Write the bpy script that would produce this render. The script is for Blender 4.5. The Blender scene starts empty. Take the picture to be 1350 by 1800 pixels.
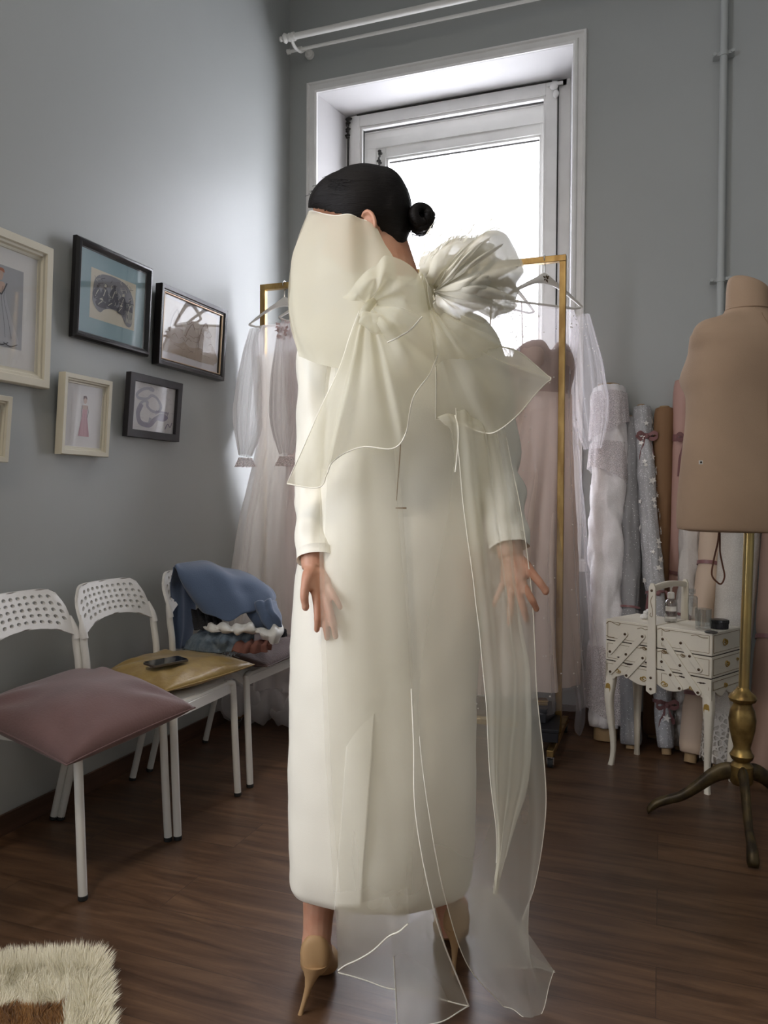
import bpy, bmesh, math, random
from mathutils import Vector, Matrix, noise
V = Vector
pi = math.pi
rnd = random.Random(7)

# ------------------------------------------------------------------ camera, world, lights, exposure
scene = bpy.context.scene
YAW, PITCH, ROLL, FPX = math.radians(19.8716), math.radians(-1.0908), math.radians(0.3295), 1351.7
CAM = V((0, 0, 1.10))
Fw = V((-math.sin(YAW)*math.cos(PITCH), math.cos(YAW)*math.cos(PITCH), math.sin(PITCH)))
R0 = V((math.cos(YAW), math.sin(YAW), 0)); U0 = R0.cross(Fw)
Ra = R0*math.cos(ROLL) + U0*math.sin(ROLL)
Ua = -R0*math.sin(ROLL) + U0*math.cos(ROLL)
Fh = V((-math.sin(YAW), math.cos(YAW), 0)); Rh = V((math.cos(YAW), math.sin(YAW), 0)); Z = V((0, 0, 1))

cam = bpy.data.cameras.new('camera'); cam_ob = bpy.data.objects.new('camera', cam)
scene.collection.objects.link(cam_ob)
m3 = Matrix((Ra, Ua, -Fw)).transposed()
cam_ob.matrix_world = Matrix.Translation(CAM) @ m3.to_4x4()
cam.sensor_fit = 'VERTICAL'; cam.sensor_height = 36.0; cam.lens = FPX/1800*36.0
cam.clip_start = 0.05; cam.clip_end = 200
scene.camera = cam_ob

scene.view_settings.view_transform = 'Standard'
scene.view_settings.look = 'None'
scene.view_settings.gamma = 1
scene.view_settings.use_curve_mapping = False
scene.view_settings.exposure = 1.12
scene.cycles.max_bounces = 10
scene.cycles.diffuse_bounces = 5
scene.cycles.transparent_max_bounces = 40
scene.cycles.transmission_bounces = 8
scene.cycles.use_denoising = True
scene.cycles.caustics_reflective = False
scene.cycles.caustics_refractive = False
scene.cycles.sample_clamp_indirect = 6

world = bpy.data.worlds.new('overcast_sky'); scene.world = world
world.use_nodes = True
bgn = world.node_tree.nodes['Background']
bgn.inputs[0].default_value = (0.90, 0.92, 1.0, 1)
bgn.inputs[1].default_value = 5.2

def area(name, loc, rot, sx, sy, power=0, color=(1, 1, 1), portal=False):
    l = bpy.data.lights.new(name, 'AREA'); l.shape = 'RECTANGLE'; l.size = sx; l.size_y = sy
    l.energy = power; l.color = color
    if portal: l.cycles.is_portal = True
    o = bpy.data.objects.new(name, l); o.location = loc; o.rotation_euler = rot
    scene.collection.objects.link(o); return o
area('daylight_portal_back', (-1.13, 4.52, 2.05), (-pi/2, 0, 0), 1.25, 2.7, portal=True)
area('daylight_portal_left', (-2.06, -.325, 2.0), (0, -pi/2, 0), 2.6, 1.65, portal=True)
area('added_fill_light', (-0.9, -0.6, 4.02), (0, 0, 0), 0.5, 0.5, power=18, color=(1.0, 0.86, 0.70))  # warm fill added from an unseen fixture behind the camera

# ------------------------------------------------------------------ unprojection helpers (pixel of the 1350x1800 frame -> a point at a real distance)
def ray(x, y): return Fw + Ra*((x-675)/FPX) - Ua*((y-900)/FPX)
def P(x, y, d): return CAM + ray(x, y)*d
def G(x, y, z=0.0): r = ray(x, y); return CAM + r*((z-CAM.z)/r.z)
def OX(x, y, X): r = ray(x, y); return CAM + r*(X/r.x)
def OY(x, y, Y): r = ray(x, y); return CAM + r*(Y/r.y)
def ONP(x, y, p0, n): r = ray(x, y); return CAM + r*((p0-CAM).dot(n)/r.dot(n))
def proj(p):
    v = p-CAM; z = v.dot(Fw); return 675+FPX*v.dot(Ra)/z, 900-FPX*v.dot(Ua)/z, z

# ------------------------------------------------------------------ materials
MATS = {}
def mat(name, col, rough=0.6, metal=0.0, bump=0.0, bscale=60.0, var=0.0, vscale=4.0, sheen=0.0, spec=0.5, col2=None,
        emit=0.0, trans=0.0, ior=1.45, aniso=(1, 1, 1), coat=0.0, sss=0.0):
    if name in MATS: return MATS[name]
    m = bpy.data.materials.new(name); m.use_nodes = True
    nt = m.node_tree; b = nt.nodes['Principled BSDF']
    b.inputs['Base Color'].default_value = (*col, 1); b.inputs['Roughness'].default_value = rough
    b.inputs['Metallic'].default_value = metal
    b.inputs['Specular IOR Level'].default_value = spec
    b.inputs['Sheen Weight'].default_value = sheen
    b.inputs['Coat Weight'].default_value = coat
    b.inputs['Transmission Weight'].default_value = trans; b.inputs['IOR'].default_value = ior
    if sss: b.inputs['Subsurface Weight'].default_value = sss; b.inputs['Subsurface Radius'].default_value = (0.02, 0.008, 0.005)
    if emit: b.inputs['Emission Color'].default_value = (*col, 1); b.inputs['Emission Strength'].default_value = emit
    tc = nt.nodes.new('ShaderNodeTexCoord')
    mp = nt.nodes.new('ShaderNodeMapping'); mp.inputs['Scale'].default_value = aniso
    nt.links.new(tc.outputs['Object'], mp.inputs['Vector'])
    if bump:
        n = nt.nodes.new('ShaderNodeTexNoise'); n.inputs['Scale'].default_value = bscale; n.inputs['Detail'].default_value = 4
        nt.links.new(mp.outputs[0], n.inputs['Vector'])
        bp = nt.nodes.new('ShaderNodeBump'); bp.inputs['Strength'].default_value = bump; bp.inputs['Distance'].default_value = 0.004
        nt.links.new(n.outputs['Fac'], bp.inputs['Height']); nt.links.new(bp.outputs[0], b.inputs['Normal'])
    if var or col2:
        n = nt.nodes.new('ShaderNodeTexNoise'); n.inputs['Scale'].default_value = vscale; n.inputs['Detail'].default_value = 5
        nt.links.new(mp.outputs[0], n.inputs['Vector'])
        cr = nt.nodes.new('ShaderNodeValToRGB')
        c2 = col2 if col2 else tuple(c*(1-var) for c in col)
        cr.color_ramp.elements[0].color = (*c2, 1); cr.color_ramp.elements[1].color = (*col, 1)
        cr.color_ramp.elements[0].position = 0.38; cr.color_ramp.elements[1].position = 0.62
        nt.links.new(n.outputs['Fac'], cr.inputs[0]); nt.links.new(cr.outputs[0], b.inputs['Base Color'])
    MATS[name] = m; return m

def sheer(name, col, alpha, translucency=0.5, speck=None, sscale=60, sthr=0.1, lace=False, edge=0.25):
    """woven see-through fabric: part open weave, part diffuse / translucent thread; grazing views see more thread"""
    if name in MATS: return MATS[name]
    m = bpy.data.materials.new(name); m.use_nodes = True; nt = m.node_tree; nt.nodes.clear()
    N = nt.nodes.new; L = nt.links.new
    out = N('ShaderNodeOutputMaterial'); tr = N('ShaderNodeBsdfTransparent')
    df = N('ShaderNodeBsdfDiffuse'); tl = N('ShaderNodeBsdfTranslucent')
    df.inputs[0].default_value = (*col, 1); tl.inputs[0].default_value = (*col, 1)
    mx = N('ShaderNodeMixShader'); mx.inputs[0].default_value = translucency
    L(df.outputs[0], mx.inputs[1]); L(tl.outputs[0], mx.inputs[2])
    gl = N('ShaderNodeBsdfGlossy'); gl.inputs['Roughness'].default_value = 0.6; gl.inputs['Color'].default_value = (1, 1, 1, 1)
    mg = N('ShaderNodeMixShader'); mg.inputs[0].default_value = 0.015
    L(mx.outputs[0], mg.inputs[1]); L(gl.outputs[0], mg.inputs[2])
    fin = N('ShaderNodeMixShader')
    lw = N('ShaderNodeLayerWeight'); lw.inputs[0].default_value = 0.35
    ma = N('ShaderNodeMath'); ma.operation = 'MULTIPLY_ADD'
    L(lw.outputs['Facing'], ma.inputs[0]); ma.inputs[1].default_value = edge; ma.inputs[2].default_value = alpha
    fac = ma.outputs[0]
    if speck or lace:
        tc = N('ShaderNodeTexCoord'); vo = N('ShaderNodeTexVoronoi'); vo.inputs['Scale'].default_value = sscale
        L(tc.outputs['Object'], vo.inputs['Vector'])
        lt = N('ShaderNodeMath'); lt.operation = 'LESS_THAN'; lt.inputs[1].default_value = sthr
        if lace:
            vo.feature = 'DISTANCE_TO_EDGE'
        L(vo.outputs['Distance'], lt.inputs[0])
        mxm = N('ShaderNodeMath'); mxm.operation = 'MAXIMUM'
        L(fac, mxm.inputs[0]); L(lt.outputs[0], mxm.inputs[1]); fac = mxm.outputs[0]
        if speck:
            mc = N('ShaderNodeMix'); mc.data_type = 'RGBA'
            mc.inputs[6].default_value = (*col, 1); mc.inputs[7].default_value = (*speck, 1)
            L(lt.outputs[0], mc.inputs[0]); L(mc.outputs[2], df.inputs[0]); L(mc.outputs[2], tl.inputs[0])
    cl = N('ShaderNodeClamp'); L(fac, cl.inputs[0])
    L(cl.outputs[0], fin.inputs[0]); L(tr.outputs[0], fin.inputs[1]); L(mg.outputs[0], fin.inputs[2])
    L(fin.outputs[0], out.inputs[0])
    MATS[name] = m; return m

def glassy(name, tint=(1, 1, 1), refl=0.08, rough=0.02):
    """thin clear pane or vessel wall: see-through with mirror reflection growing at grazing angles"""
    if name in MATS: return MATS[name]
    m = bpy.data.materials.new(name); m.use_nodes = True; nt = m.node_tree; nt.nodes.clear()
    N = nt.nodes.new; L = nt.links.new
    out = N('ShaderNodeOutputMaterial'); tr = N('ShaderNodeBsdfTransparent'); tr.inputs[0].default_value = (*tint, 1)
    gl = N('ShaderNodeBsdfGlossy'); gl.inputs['Roughness'].default_value = rough
    fr = N('ShaderNodeLayerWeight'); fr.inputs[0].default_value = 0.5
    pw = N('ShaderNodeMath'); pw.operation = 'POWER'; pw.inputs[1].default_value = 5.0; L(fr.outputs['Facing'], pw.inputs[0])
    ad = N('ShaderNodeMath'); ad.operation = 'MULTIPLY_ADD'; ad.inputs[1].default_value = 0.9; ad.inputs[2].default_value = refl; L(pw.outputs[0], ad.inputs[0])
    fin = N('ShaderNodeMixShader'); L(ad.outputs[0], fin.inputs[0]); L(tr.outputs[0], fin.inputs[1]); L(gl.outputs[0], fin.inputs[2])
    L(fin.outputs[0], out.inputs[0]); MATS[name] = m; return m

def speckled(name, col, dot, scale, thr, rough=0.6, bump=0.3, alpha_metal=0.0, bs=40):
    """opaque cloth with scattered sequins or dots"""
    if name in MATS: return MATS[name]
    m = mat(name, col, rough, bump=bump, bscale=bs); nt = m.node_tree; b = nt.nodes['Principled BSDF']
    tc = nt.nodes.new('ShaderNodeTexCoord'); vo = nt.nodes.new('ShaderNodeTexVoronoi'); vo.inputs['Scale'].default_value = scale
    nt.links.new(tc.outputs['Object'], vo.inputs['Vector'])
    lt = nt.nodes.new('ShaderNodeMath'); lt.operation = 'LESS_THAN'; lt.inputs[1].default_value = thr
    nt.links.new(vo.outputs['Distance'], lt.inputs[0])
    ns = nt.nodes.new('ShaderNodeTexNoise'); ns.inputs['Scale'].default_value = 9; nt.links.new(tc.outputs['Object'], ns.inputs['Vector'])
    mc0 = nt.nodes.new('ShaderNodeMix'); mc0.data_type = 'RGBA'; mc0.inputs[6].default_value = (*[c*0.75 for c in col], 1); mc0.inputs[7].default_value = (*[min(1, c*1.2) for c in col], 1)
    nt.links.new(ns.outputs['Fac'], mc0.inputs[0])
    mc = nt.nodes.new('ShaderNodeMix'); mc.data_type = 'RGBA'; mc.inputs[7].default_value = (*dot, 1)
    nt.links.new(mc0.outputs[2], mc.inputs[6]); nt.links.new(lt.outputs[0], mc.inputs[0]); nt.links.new(mc.outputs[2], b.inputs['Base Color'])
    if alpha_metal:
        mm = nt.nodes.new('ShaderNodeMath'); mm.operation = 'MULTIPLY'; mm.inputs[1].default_value = alpha_metal
        nt.links.new(lt.outputs[0], mm.inputs[0]); nt.links.new(mm.outputs[0], b.inputs['Metallic'])
    return m

def floor_material():
    m = bpy.data.materials.new('walnut_laminate_planks'); m.use_nodes = True; nt = m.node_tree; b = nt.nodes['Principled BSDF']
    N = nt.nodes.new; L = nt.links.new
    tc = N('ShaderNodeTexCoord')
    br = N('ShaderNodeTexBrick'); br.inputs['Scale'].default_value = 1.0
    br.inputs['Brick Width'].default_value = 1.25; br.inputs['Row Height'].default_value = 0.19
    br.inputs['Mortar Size'].default_value = 0.0012; br.inputs['Mortar Smooth'].default_value = 0.2
    br.offset = 0.37
    br.inputs['Color1'].default_value = (0.0, 0, 0, 1); br.inputs['Color2'].default_value = (1, 1, 1, 1); br.inputs['Mortar'].default_value = (0.5, 0.5, 0.5, 1)
    L(tc.outputs['Object'], br.inputs['Vector'])
    mp = N('ShaderNodeMapping'); mp.inputs['Scale'].default_value = (1.6, 16, 1); L(tc.outputs['Object'], mp.inputs['Vector'])
    off = N('ShaderNodeVectorMath'); off.operation = 'ADD'; L(mp.outputs[0], off.inputs[0])
    sc = N('ShaderNodeVectorMath'); sc.operation = 'SCALE'; sc.inputs['Scale'].default_value = 7.0; L(br.outputs['Color'], sc.inputs[0]); L(sc.outputs[0], off.inputs[1])
    n1 = N('ShaderNodeTexNoise'); n1.inputs['Scale'].default_value = 1.6; n1.inputs['Detail'].default_value = 8; n1.inputs['Roughness'].default_value = 0.65; n1.inputs['Distortion'].default_value = 0.8
    L(off.outputs[0], n1.inputs['Vector'])
    cr = N('ShaderNodeValToRGB'); e = cr.color_ramp.elements
    e[0].position = 0.30; e[0].color = (0.052, 0.026, 0.014, 1); e[1].position = 0.72; e[1].color = (0.168, 0.096, 0.053, 1)
    k = e.new(0.5); k.color = (0.104, 0.056, 0.031, 1)
    L(n1.outputs['Fac'], cr.inputs[0])
    hue = N('ShaderNodeMix'); hue.data_type = 'RGBA'; hue.blend_type = 'MULTIPLY'
    cr2 = N('ShaderNodeValToRGB'); cr2.color_ramp.elements[0].color = (0.86, 0.84, 0.82, 1); cr2.color_ramp.elements[1].color = (1.1, 1.06, 1.0, 1)
    L(br.outputs['Color'], cr2.inputs[0]); hue.inputs[0].default_value = 1.0
    L(cr.outputs[0], hue.inputs[6]); L(cr2.outputs[0], hue.inputs[7])
    mo = N('ShaderNodeMix'); mo.data_type = 'RGBA'; mo.inputs[7].default_value = (0.03, 0.016, 0.01, 1)
    mf = N('ShaderNodeMath'); mf.operation = 'MULTIPLY'; mf.inputs[1].default_value = 0.7
    L(br.outputs['Fac'], mf.inputs[0]); L(mf.outputs[0], mo.inputs[0]); L(hue.outputs[2], mo.inputs[6]); L(mo.outputs[2], b.inputs['Base Color'])
    b.inputs['Roughness'].default_value = 0.36; b.inputs['Specular IOR Level'].default_value = 0.45
    bp = N('ShaderNodeBump'); bp.inputs['Strength'].default_value = 0.25; bp.inputs['Distance'].default_value = 0.002
    L(n1.outputs['Fac'], bp.inputs['Height']); L(bp.outputs[0], b.inputs['Normal'])
    return m

M_wall = mat('matte_grey_green_paint', (0.392, 0.408, 0.398), 0.42, bump=0.05, bscale=60, var=0.04, vscale=1.2)
M_ceil = mat('white_ceiling_paint', (0.62, 0.62, 0.60), 0.85)
M_winpaint = mat('glossy_white_window_paint', (0.82, 0.81, 0.79), 0.35, bump=0.15, bscale=25, var=0.07, vscale=7)
M_reveal = mat('white_plaster_reveal', (0.62, 0.61, 0.61), 0.8, bump=0.2, bscale=18)
M_grime = mat('dark_gap_grime', (0.03, 0.028, 0.025), 0.9, bump=0.6, bscale=80)
M_white = mat('white_powder_coat', (0.80, 0.79, 0.75), 0.35)
M_plastic = mat('white_chair_plastic', (0.80, 0.79, 0.77), 0.42, bump=0.1, bscale=300)
M_rubber = mat('dark_rubber', (0.02, 0.02, 0.02), 0.7)
M_gold = mat('brushed_gold_metal', (0.46, 0.31, 0.12), 0.36, metal=0.85, bump=0.3, bscale=40, col2=(0.27, 0.165, 0.06), vscale=22, aniso=(1, 1, 0.3))
M_chrome = mat('chrome', (0.6, 0.6, 0.6), 0.2, metal=1.0)
M_base = mat('dark_walnut_baseboard', (0.10, 0.052, 0.033), 0.45, bump=0.2, bscale=20, var=0.35, vscale=6, aniso=(1, 0.15, 6))
M_skin = mat('skin', (0.55, 0.30, 0.20), 0.5, bump=0.08, bscale=250, col2=(0.50, 0.245, 0.155), vscale=22, sss=0.12)
M_hair = mat('black_hair', (0.006, 0.0045, 0.004), 0.50, spec=0.22, bump=0.5, bscale=160, aniso=(0.3, 0.3, 4))
M_dress = mat('ivory_crepe_satin', (0.87, 0.84, 0.73), 0.42, sheen=0.15, bump=0.08, bscale=500)
M_shoe = mat('nude_suede', (0.43, 0.27, 0.13), 0.6, bump=0.1, bscale=400)

# ------------------------------------------------------------------ mesh builder and scene graph
class MB:
    def __init__(s): s.v = []; s.f = []; s.m = []; s.mi = 0
    def add(s, vs, fs):
        o = len(s.v); s.v += [V(p) for p in vs]; s.f += [tuple(i+o for i in f) for f in fs]; s.m += [s.mi]*len(fs); return o
    def box(s, lo, hi, M=None):
        x0, y0, z0 = lo; x1, y1, z1 = hi
        vs = [V(p) for p in ((x0, y0, z0), (x1, y0, z0), (x1, y1, z0), (x0, y1, z0), (x0, y0, z1), (x1, y0, z1), (x1, y1, z1), (x0, y1, z1))]
        if M is not None: vs = [M @ p for p in vs]
        s.add(vs, [(0, 3, 2, 1), (4, 5, 6, 7), (0, 1, 5, 4), (1, 2, 6, 5), (2, 3, 7, 6), (3, 0, 4, 7)])
    def bar(s, a, b, w, h, up=Z):
        a = V(a); b = V(b); d = (b-a).normalized(); x = d.cross(up)
        if x.length < 1e-4: x = d.cross(V((1, 0, 0)))
        x.normalize(); y = x.cross(d)
        c = [x*(w/2)*i + y*(h/2)*j for i, j in ((-1, -1), (1, -1), (1, 1), (-1, 1))]
        s.add([a+q for q in c]+[b+q for q in c], [(0, 1, 2, 3), (7, 6, 5, 4), (0, 4, 5, 1), (1, 5, 6, 2), (2, 6, 7, 3), (3, 7, 4, 0)])
    def grid(s, g, closed_u=False, closed_v=False):
        nu = len(g); nv = len(g[0]); vs = [p for r in g for p in r]; fs = []
        for i in range(nu if closed_u else nu-1):
            for j in range(nv if closed_v else nv-1):
                a = i*nv+j; b = ((i+1) % nu)*nv+j; c = ((i+1) % nu)*nv+(j+1) % nv; d = i*nv+(j+1) % nv
                fs.append((a, b, c, d))
        return s.add(vs, fs)
    def rings(s, R, caps=True):
        """R: list of closed rings of points"""
        n = len(R[0]); o = s.grid(R, closed_v=True)
        if caps:
            s.add(R[0], [tuple(range(n))]); s.add(R[-1], [tuple(range(n-1, -1, -1))])
    def tube(s, pts, r, n=10, caps=True, flat=1.0, smooth=0):
        pts = [V(p) for p in pts]
        if smooth:
            rs = r if isinstance(r, (list, tuple)) else [r]*len(pts)
            q = crom([V((*p, )) for p in pts], smooth*(len(pts)-1)+1); rr = crom([V((a, 0, 0)) for a in rs], smooth*(len(pts)-1)+1)
            pts = q; r = [a.x for a in rr]
        if not isinstance(r, (list, tuple)): r = [r]*len(pts)
        T = [(pts[min(i+1, len(pts)-1)]-pts[max(i-1, 0)]).normalized() for i in range(len(pts))]
        x = T[0].orthogonal().normalized(); R = []
        for p, t, q in zip(pts, T, r):
            x = (x-t*x.dot(t)); x = x.normalized() if x.length > 1e-6 else t.orthogonal().normalized()
            y = t.cross(x)
            R.append([p+x*math.cos(a)*q+y*math.sin(a)*q*flat for a in [2*pi*k/n for k in range(n)]])
        s.rings(R, caps)
    def ell(s, c, ax, ay, az, n=20, m=12):
        c = V(c); R = []
        for i in range(1, m):
            t = pi*i/m
            R.append([c+az*math.cos(t)+(ax*math.cos(a)+ay*math.sin(a))*math.sin(t) for a in [2*pi*k/n for k in range(n)]])
        o = s.grid(R, closed_v=True)
        k = s.add([c+az, c-az]+R[0]+R[-1], [(0, 2+(j+1) % n, 2+j) for j in range(n)]+[(1, 2+n+j, 2+n+(j+1) % n) for j in range(n)])
    def lathe(s, c, prof, n=24, axis=Z, caps=True, M=None):
        c = V(c); axis = axis.normalized(); x = axis.orthogonal().normalized() if abs(axis.z) < 0.999 else V((1, 0, 0)); y = axis.cross(x)
        s.rings([[c+axis*z+(x*math.cos(a)+y*math.sin(a))*max(r, 1e-5) for a in [2*pi*k/n for k in range(n)]] for r, z in prof], caps)
    def poly(s, pts, thick=V((0, 0, 0))):
        n = len(pts); pts = [V(p) for p in pts]
        if thick.length < 1e-9: s.add(pts, [tuple(range(n))]); return
        s.add(pts+[p+thick for p in pts], [tuple(range(n-1, -1, -1)), tuple(range(n, 2*n))]+[(i, (i+1) % n, n+(i+1) % n, n+i) for i in range(n)])

def crom(p, n):
    """Catmull-Rom resample of a list of vectors to n points"""
    k = len(p)
    if k == 1: return [p[0].copy() for _ in range(n)]
    out = []
    for i in range(n):
        t = i/(n-1)*(k-1); j = min(int(t), k-2); f = t-j
        a = p[j-1] if j > 0 else p[0]*2-p[1]; b = p[j]; c = p[j+1]; d = p[j+2] if j+2 < k else p[k-1]*2-p[k-2]
        out.append(0.5*((2*b)+(c-a)*f+(2*a-5*b+4*c-d)*f*f+(3*b-a-3*c+d)*f*f*f))
    return out

ROOT = {}
def link(o): scene.collection.objects.link(o)
def tag(o, label, cat, group=None, kind=None):
    if label: o['label'] = label
    if cat: o['category'] = cat
    if group: o['group'] = group
    if kind: o['kind'] = kind
    return o
def thing(name, label, cat, loc=(0, 0, 0), rotz=0.0, group=None):
    o = bpy.data.objects.new(name, None); link(o); o.empty_display_size = 0.1
    o.location = loc; o.rotation_euler = (0, 0, rotz); tag(o, label, cat, group)
    ROOT[o.name] = Matrix.Translation(V(loc)) @ Matrix.Rotation(rotz, 4, 'Z')
    return o
def obj(name, mb, mats, parent=None, label=None, local=False, smooth=True, angle=35, base=True, merge=True, solid=0.0, subd=0, bevel=0.0, kind=None):
    me = bpy.data.meshes.new(name); me.from_pydata([tuple(p) for p in mb.v], [], mb.f); 
    for m in (mats if isinstance(mats, (list, tuple)) else [mats]): me.materials.append(m)
    me.polygons.foreach_set('material_index', mb.m)
    bm = bmesh.new(); bm.from_mesh(me)
    if merge: bmesh.ops.remove_doubles(bm, verts=bm.verts, dist=1e-6)
    bmesh.ops.recalc_face_normals(bm, faces=bm.faces)
    bm.to_mesh(me); bm.free()
    o = bpy.data.objects.new(name, me); link(o)
    if parent is not None:
        M = ROOT[parent.name]
        if not local: me.transform(M.inverted())
        o.parent = parent; ROOT[o.name] = M
    elif base and len(me.vertices):
        xs = [v.co for v in me.vertices]
        c = V(((min(p.x for p in xs)+max(p.x for p in xs))/2, (min(p.y for p in xs)+max(p.y for p in xs))/2, min(p.z for p in xs)))
        me.transform(Matrix.Translation(-c)); o.location = c
        ROOT[o.name] = Matrix.Translation(c)
    if smooth:
        me.shade_smooth()
        if angle: me.set_sharp_from_angle(angle=math.radians(angle))
    if bevel:
        md = o.modifiers.new('bevel', 'BEVEL'); md.width = bevel; md.segments = 2; md.limit_method = 'ANGLE'
    if solid:
        md = o.modifiers.new('solid', 'SOLIDIFY'); md.thickness = solid; md.offset = 0
    if subd:
        md = o.modifiers.new('sub', 'SUBSURF'); md.levels = subd; md.render_levels = subd
    if label: o['label'] = label
    if kind: o['kind'] = kind
    return o
def struct(name, mb, m, **k):
    o = obj(name, mb, m, **k); o['kind'] = 'structure'; return o
def remeshed(name, mb, m, parent, voxel, smooth_it=6, label=None, post=None):
    """fuse overlapping closed shells into one continuous skin"""
    o = obj(name, mb, m, parent, merge=True)
    a = o.modifiers.new('r', 'REMESH'); a.mode = 'VOXEL'; a.voxel_size = voxel
    if smooth_it:
        b = o.modifiers.new('s', 'SMOOTH'); b.factor = 0.5; b.iterations = smooth_it
    dg = bpy.context.evaluated_depsgraph_get(); dg.update()
    me = bpy.data.meshes.new_from_object(o.evaluated_get(dg))
    o.modifiers.clear(); o.data = me
    if not me.materials: me.materials.append(m)
    if post: post(o)
    me.shade_smooth()
    if label: o['label'] = label
    return o
def wrink(p, s, a): return noise.noise(V(p)*s)*a

def sheet(ribs, nu=24, nv=40, fold=0.0, nf=6, seed=0, wr=0.004, ws=14, taper=None, pix=True):
    """a cloth surface lofted through ribs; every rib a polyline. Folds run along the ribs, across u."""
    R = [crom([P(*q) if pix else V(q) for q in r], nv) for r in ribs]
    g = [crom([R[k][j] for k in range(len(R))], nu) for j in range(nv)]
    g = [[g[j][i] for j in range(nv)] for i in range(nu)]
    out = []
    for i in range(nu):
        row = []
        for j in range(nv):
            a = g[min(i+1, nu-1)][j]-g[max(i-1, 0)][j]; b = g[i][min(j+1, nv-1)]-g[i][max(j-1, 0)]
            n = a.cross(b); n = n.normalized() if n.length > 1e-9 else Fw
            u = i/(nu-1); v = j/(nv-1)
            t = taper(u, v) if taper else 1.0
            ph = seed*1.7+0.9*math.sin(v*2.3+seed)
            d = fold*t*math.sin(u*nf*2*pi+ph)*(0.65+0.35*math.sin(u*nf*1.3*pi+seed))
            row.append(g[i][j]+n*(d+wrink(g[i][j]+V((seed*3.1, 0, 0)), ws, wr)))
        out.append(row)
    return out
def sheet_obj(name, g, m, parent, label=None, **k):
    mb = MB(); mb.grid(g); return obj(name, mb, m, parent, label=label, angle=0, merge=False, **k)
def edge_pts(g, which):
    if which == 'u0': return g[0]
    if which == 'u1': return g[-1]
    if which == 'v0': return [r[0] for r in g]
    return [r[-1] for r in g]

# ------------------------------------------------------------------ the room
WX, WY, CZ, FY, RX = -2.0, 3.93, 4.2, -2.3, 2.3
b = MB(); b.box((WX-0.3, FY-0.3, -0.1), (RX+0.3, WY+0.6, 0)); struct('floor', b, floor_material(), base=False)
b = MB(); b.box((WX-0.3, FY-0.3, CZ), (RX+0.3, WY+0.6, CZ+0.1)); struct('ceiling', b, M_ceil)
wy0, wy1, wz0, wz1 = -1.15, 0.50, 0.7, 3.3
b = MB(); b.box((WX-0.3, FY, 0), (WX, wy0, CZ)); b.box((WX-0.3, wy1, 0), (WX, WY+0.6, CZ))
b.box((WX-0.3, wy0, 0), (WX, wy1, wz0)); b.box((WX-0.3, wy0, wz1), (WX, wy1, CZ)); struct('wall_left', b, M_wall)
b = MB(); b.box((RX, FY, 0), (RX+0.3, WY+0.6, CZ)); struct('wall_right', b, M_wall)
hx0, hx1, hz0, hz1 = -1.828, -0.433, 0.78, 3.338
b = MB()
b.box((WX, WY, 0), (hx0, WY+0.6, CZ)); b.box((hx1, WY, 0), (RX, WY+0.6, CZ))
b.box((hx0, WY, 0), (hx1, WY+0.6, hz0)); b.box((hx0, WY, hz1), (hx1, WY+0.6, CZ))
struct('wall_back', b, M_wall)
b = MB(); b.box((WX-0.3, FY-0.3, 0), (RX+0.3, FY, CZ))
struct('wall_front', b, M_wall)
b = MB(); b.box((WX, FY, 0), (WX+0.014, WY, 0.065)); b.bar((WX+0.01, FY, 0.062), (WX+0.01, WY, 0.062), 0.01, 0.012)
struct('baseboard_left', b, M_base)
b = MB(); b.box((WX+0.014, WY-0.014, 0), (RX, WY, 0.065)); struct('baseboard_back', b, M_base)

# window_1: moulded casing, splayed reveal, two nested sashes with panes
w1 = thing('window_1', None, None, ((hx0+hx1)/2, WY, hz0)); w1['kind'] = 'structure'
def moulded_casing(x0, x1, z0, z1, yface, sgn=-1):
    b = MB(); prof = [(0, 0), (0, .020), (.010, .026), (.020, .024), (.026, .014), (.046, .012), (.052, .020), (.062, .018), (.066, 0)]
    # profile: (distance outward from opening, projection into the room)
    def corner(x, z, dx, dz): return [V((x+dx*o, yface+sgn*p, z+dz*o)) for o, p in prof]
    ring = [corner(x0, z0, -1, 0), corner(x0, z1, -1, 1), corner(x1, z1, 1, 1), corner(x1, z0, 1, 0)]
    b.grid(ring); return b
obj('casing', moulded_casing(hx0+0.004, hx1-0.004, hz0, hz1, WY), M_winpaint, w1)
Y1 = 4.2
ix0, ix1, iz1 = -1.757, -0.500, 3.335; iz0 = hz0+0.02
b = MB()
b.poly([(hx0+.001, WY-.01, hz0), (hx0+.001, WY-.01, hz1), (ix0, Y1+.12, iz1), (ix0, Y1+.12, iz0)])
b.poly([(hx1-.001, WY-.01, hz0), (hx1-.001, WY-.01, hz1), (ix1, Y1+.12, iz1), (ix1, Y1+.12, iz0)])
b.poly([(hx0, WY-.01, hz1-.001), (hx1, WY-.01, hz1-.001), (ix1, Y1+.12, iz1), (ix0, Y1+.12, iz1)])
obj('reveal', b, M_reveal, w1, smooth=False)
b = MB(); b.box((hx0-.09, WY-.07, hz0-.04), (hx1+.09, Y1+.1, hz0+.02)); obj('window_sill', b, M_winpaint, w1, bevel=.006)
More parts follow.
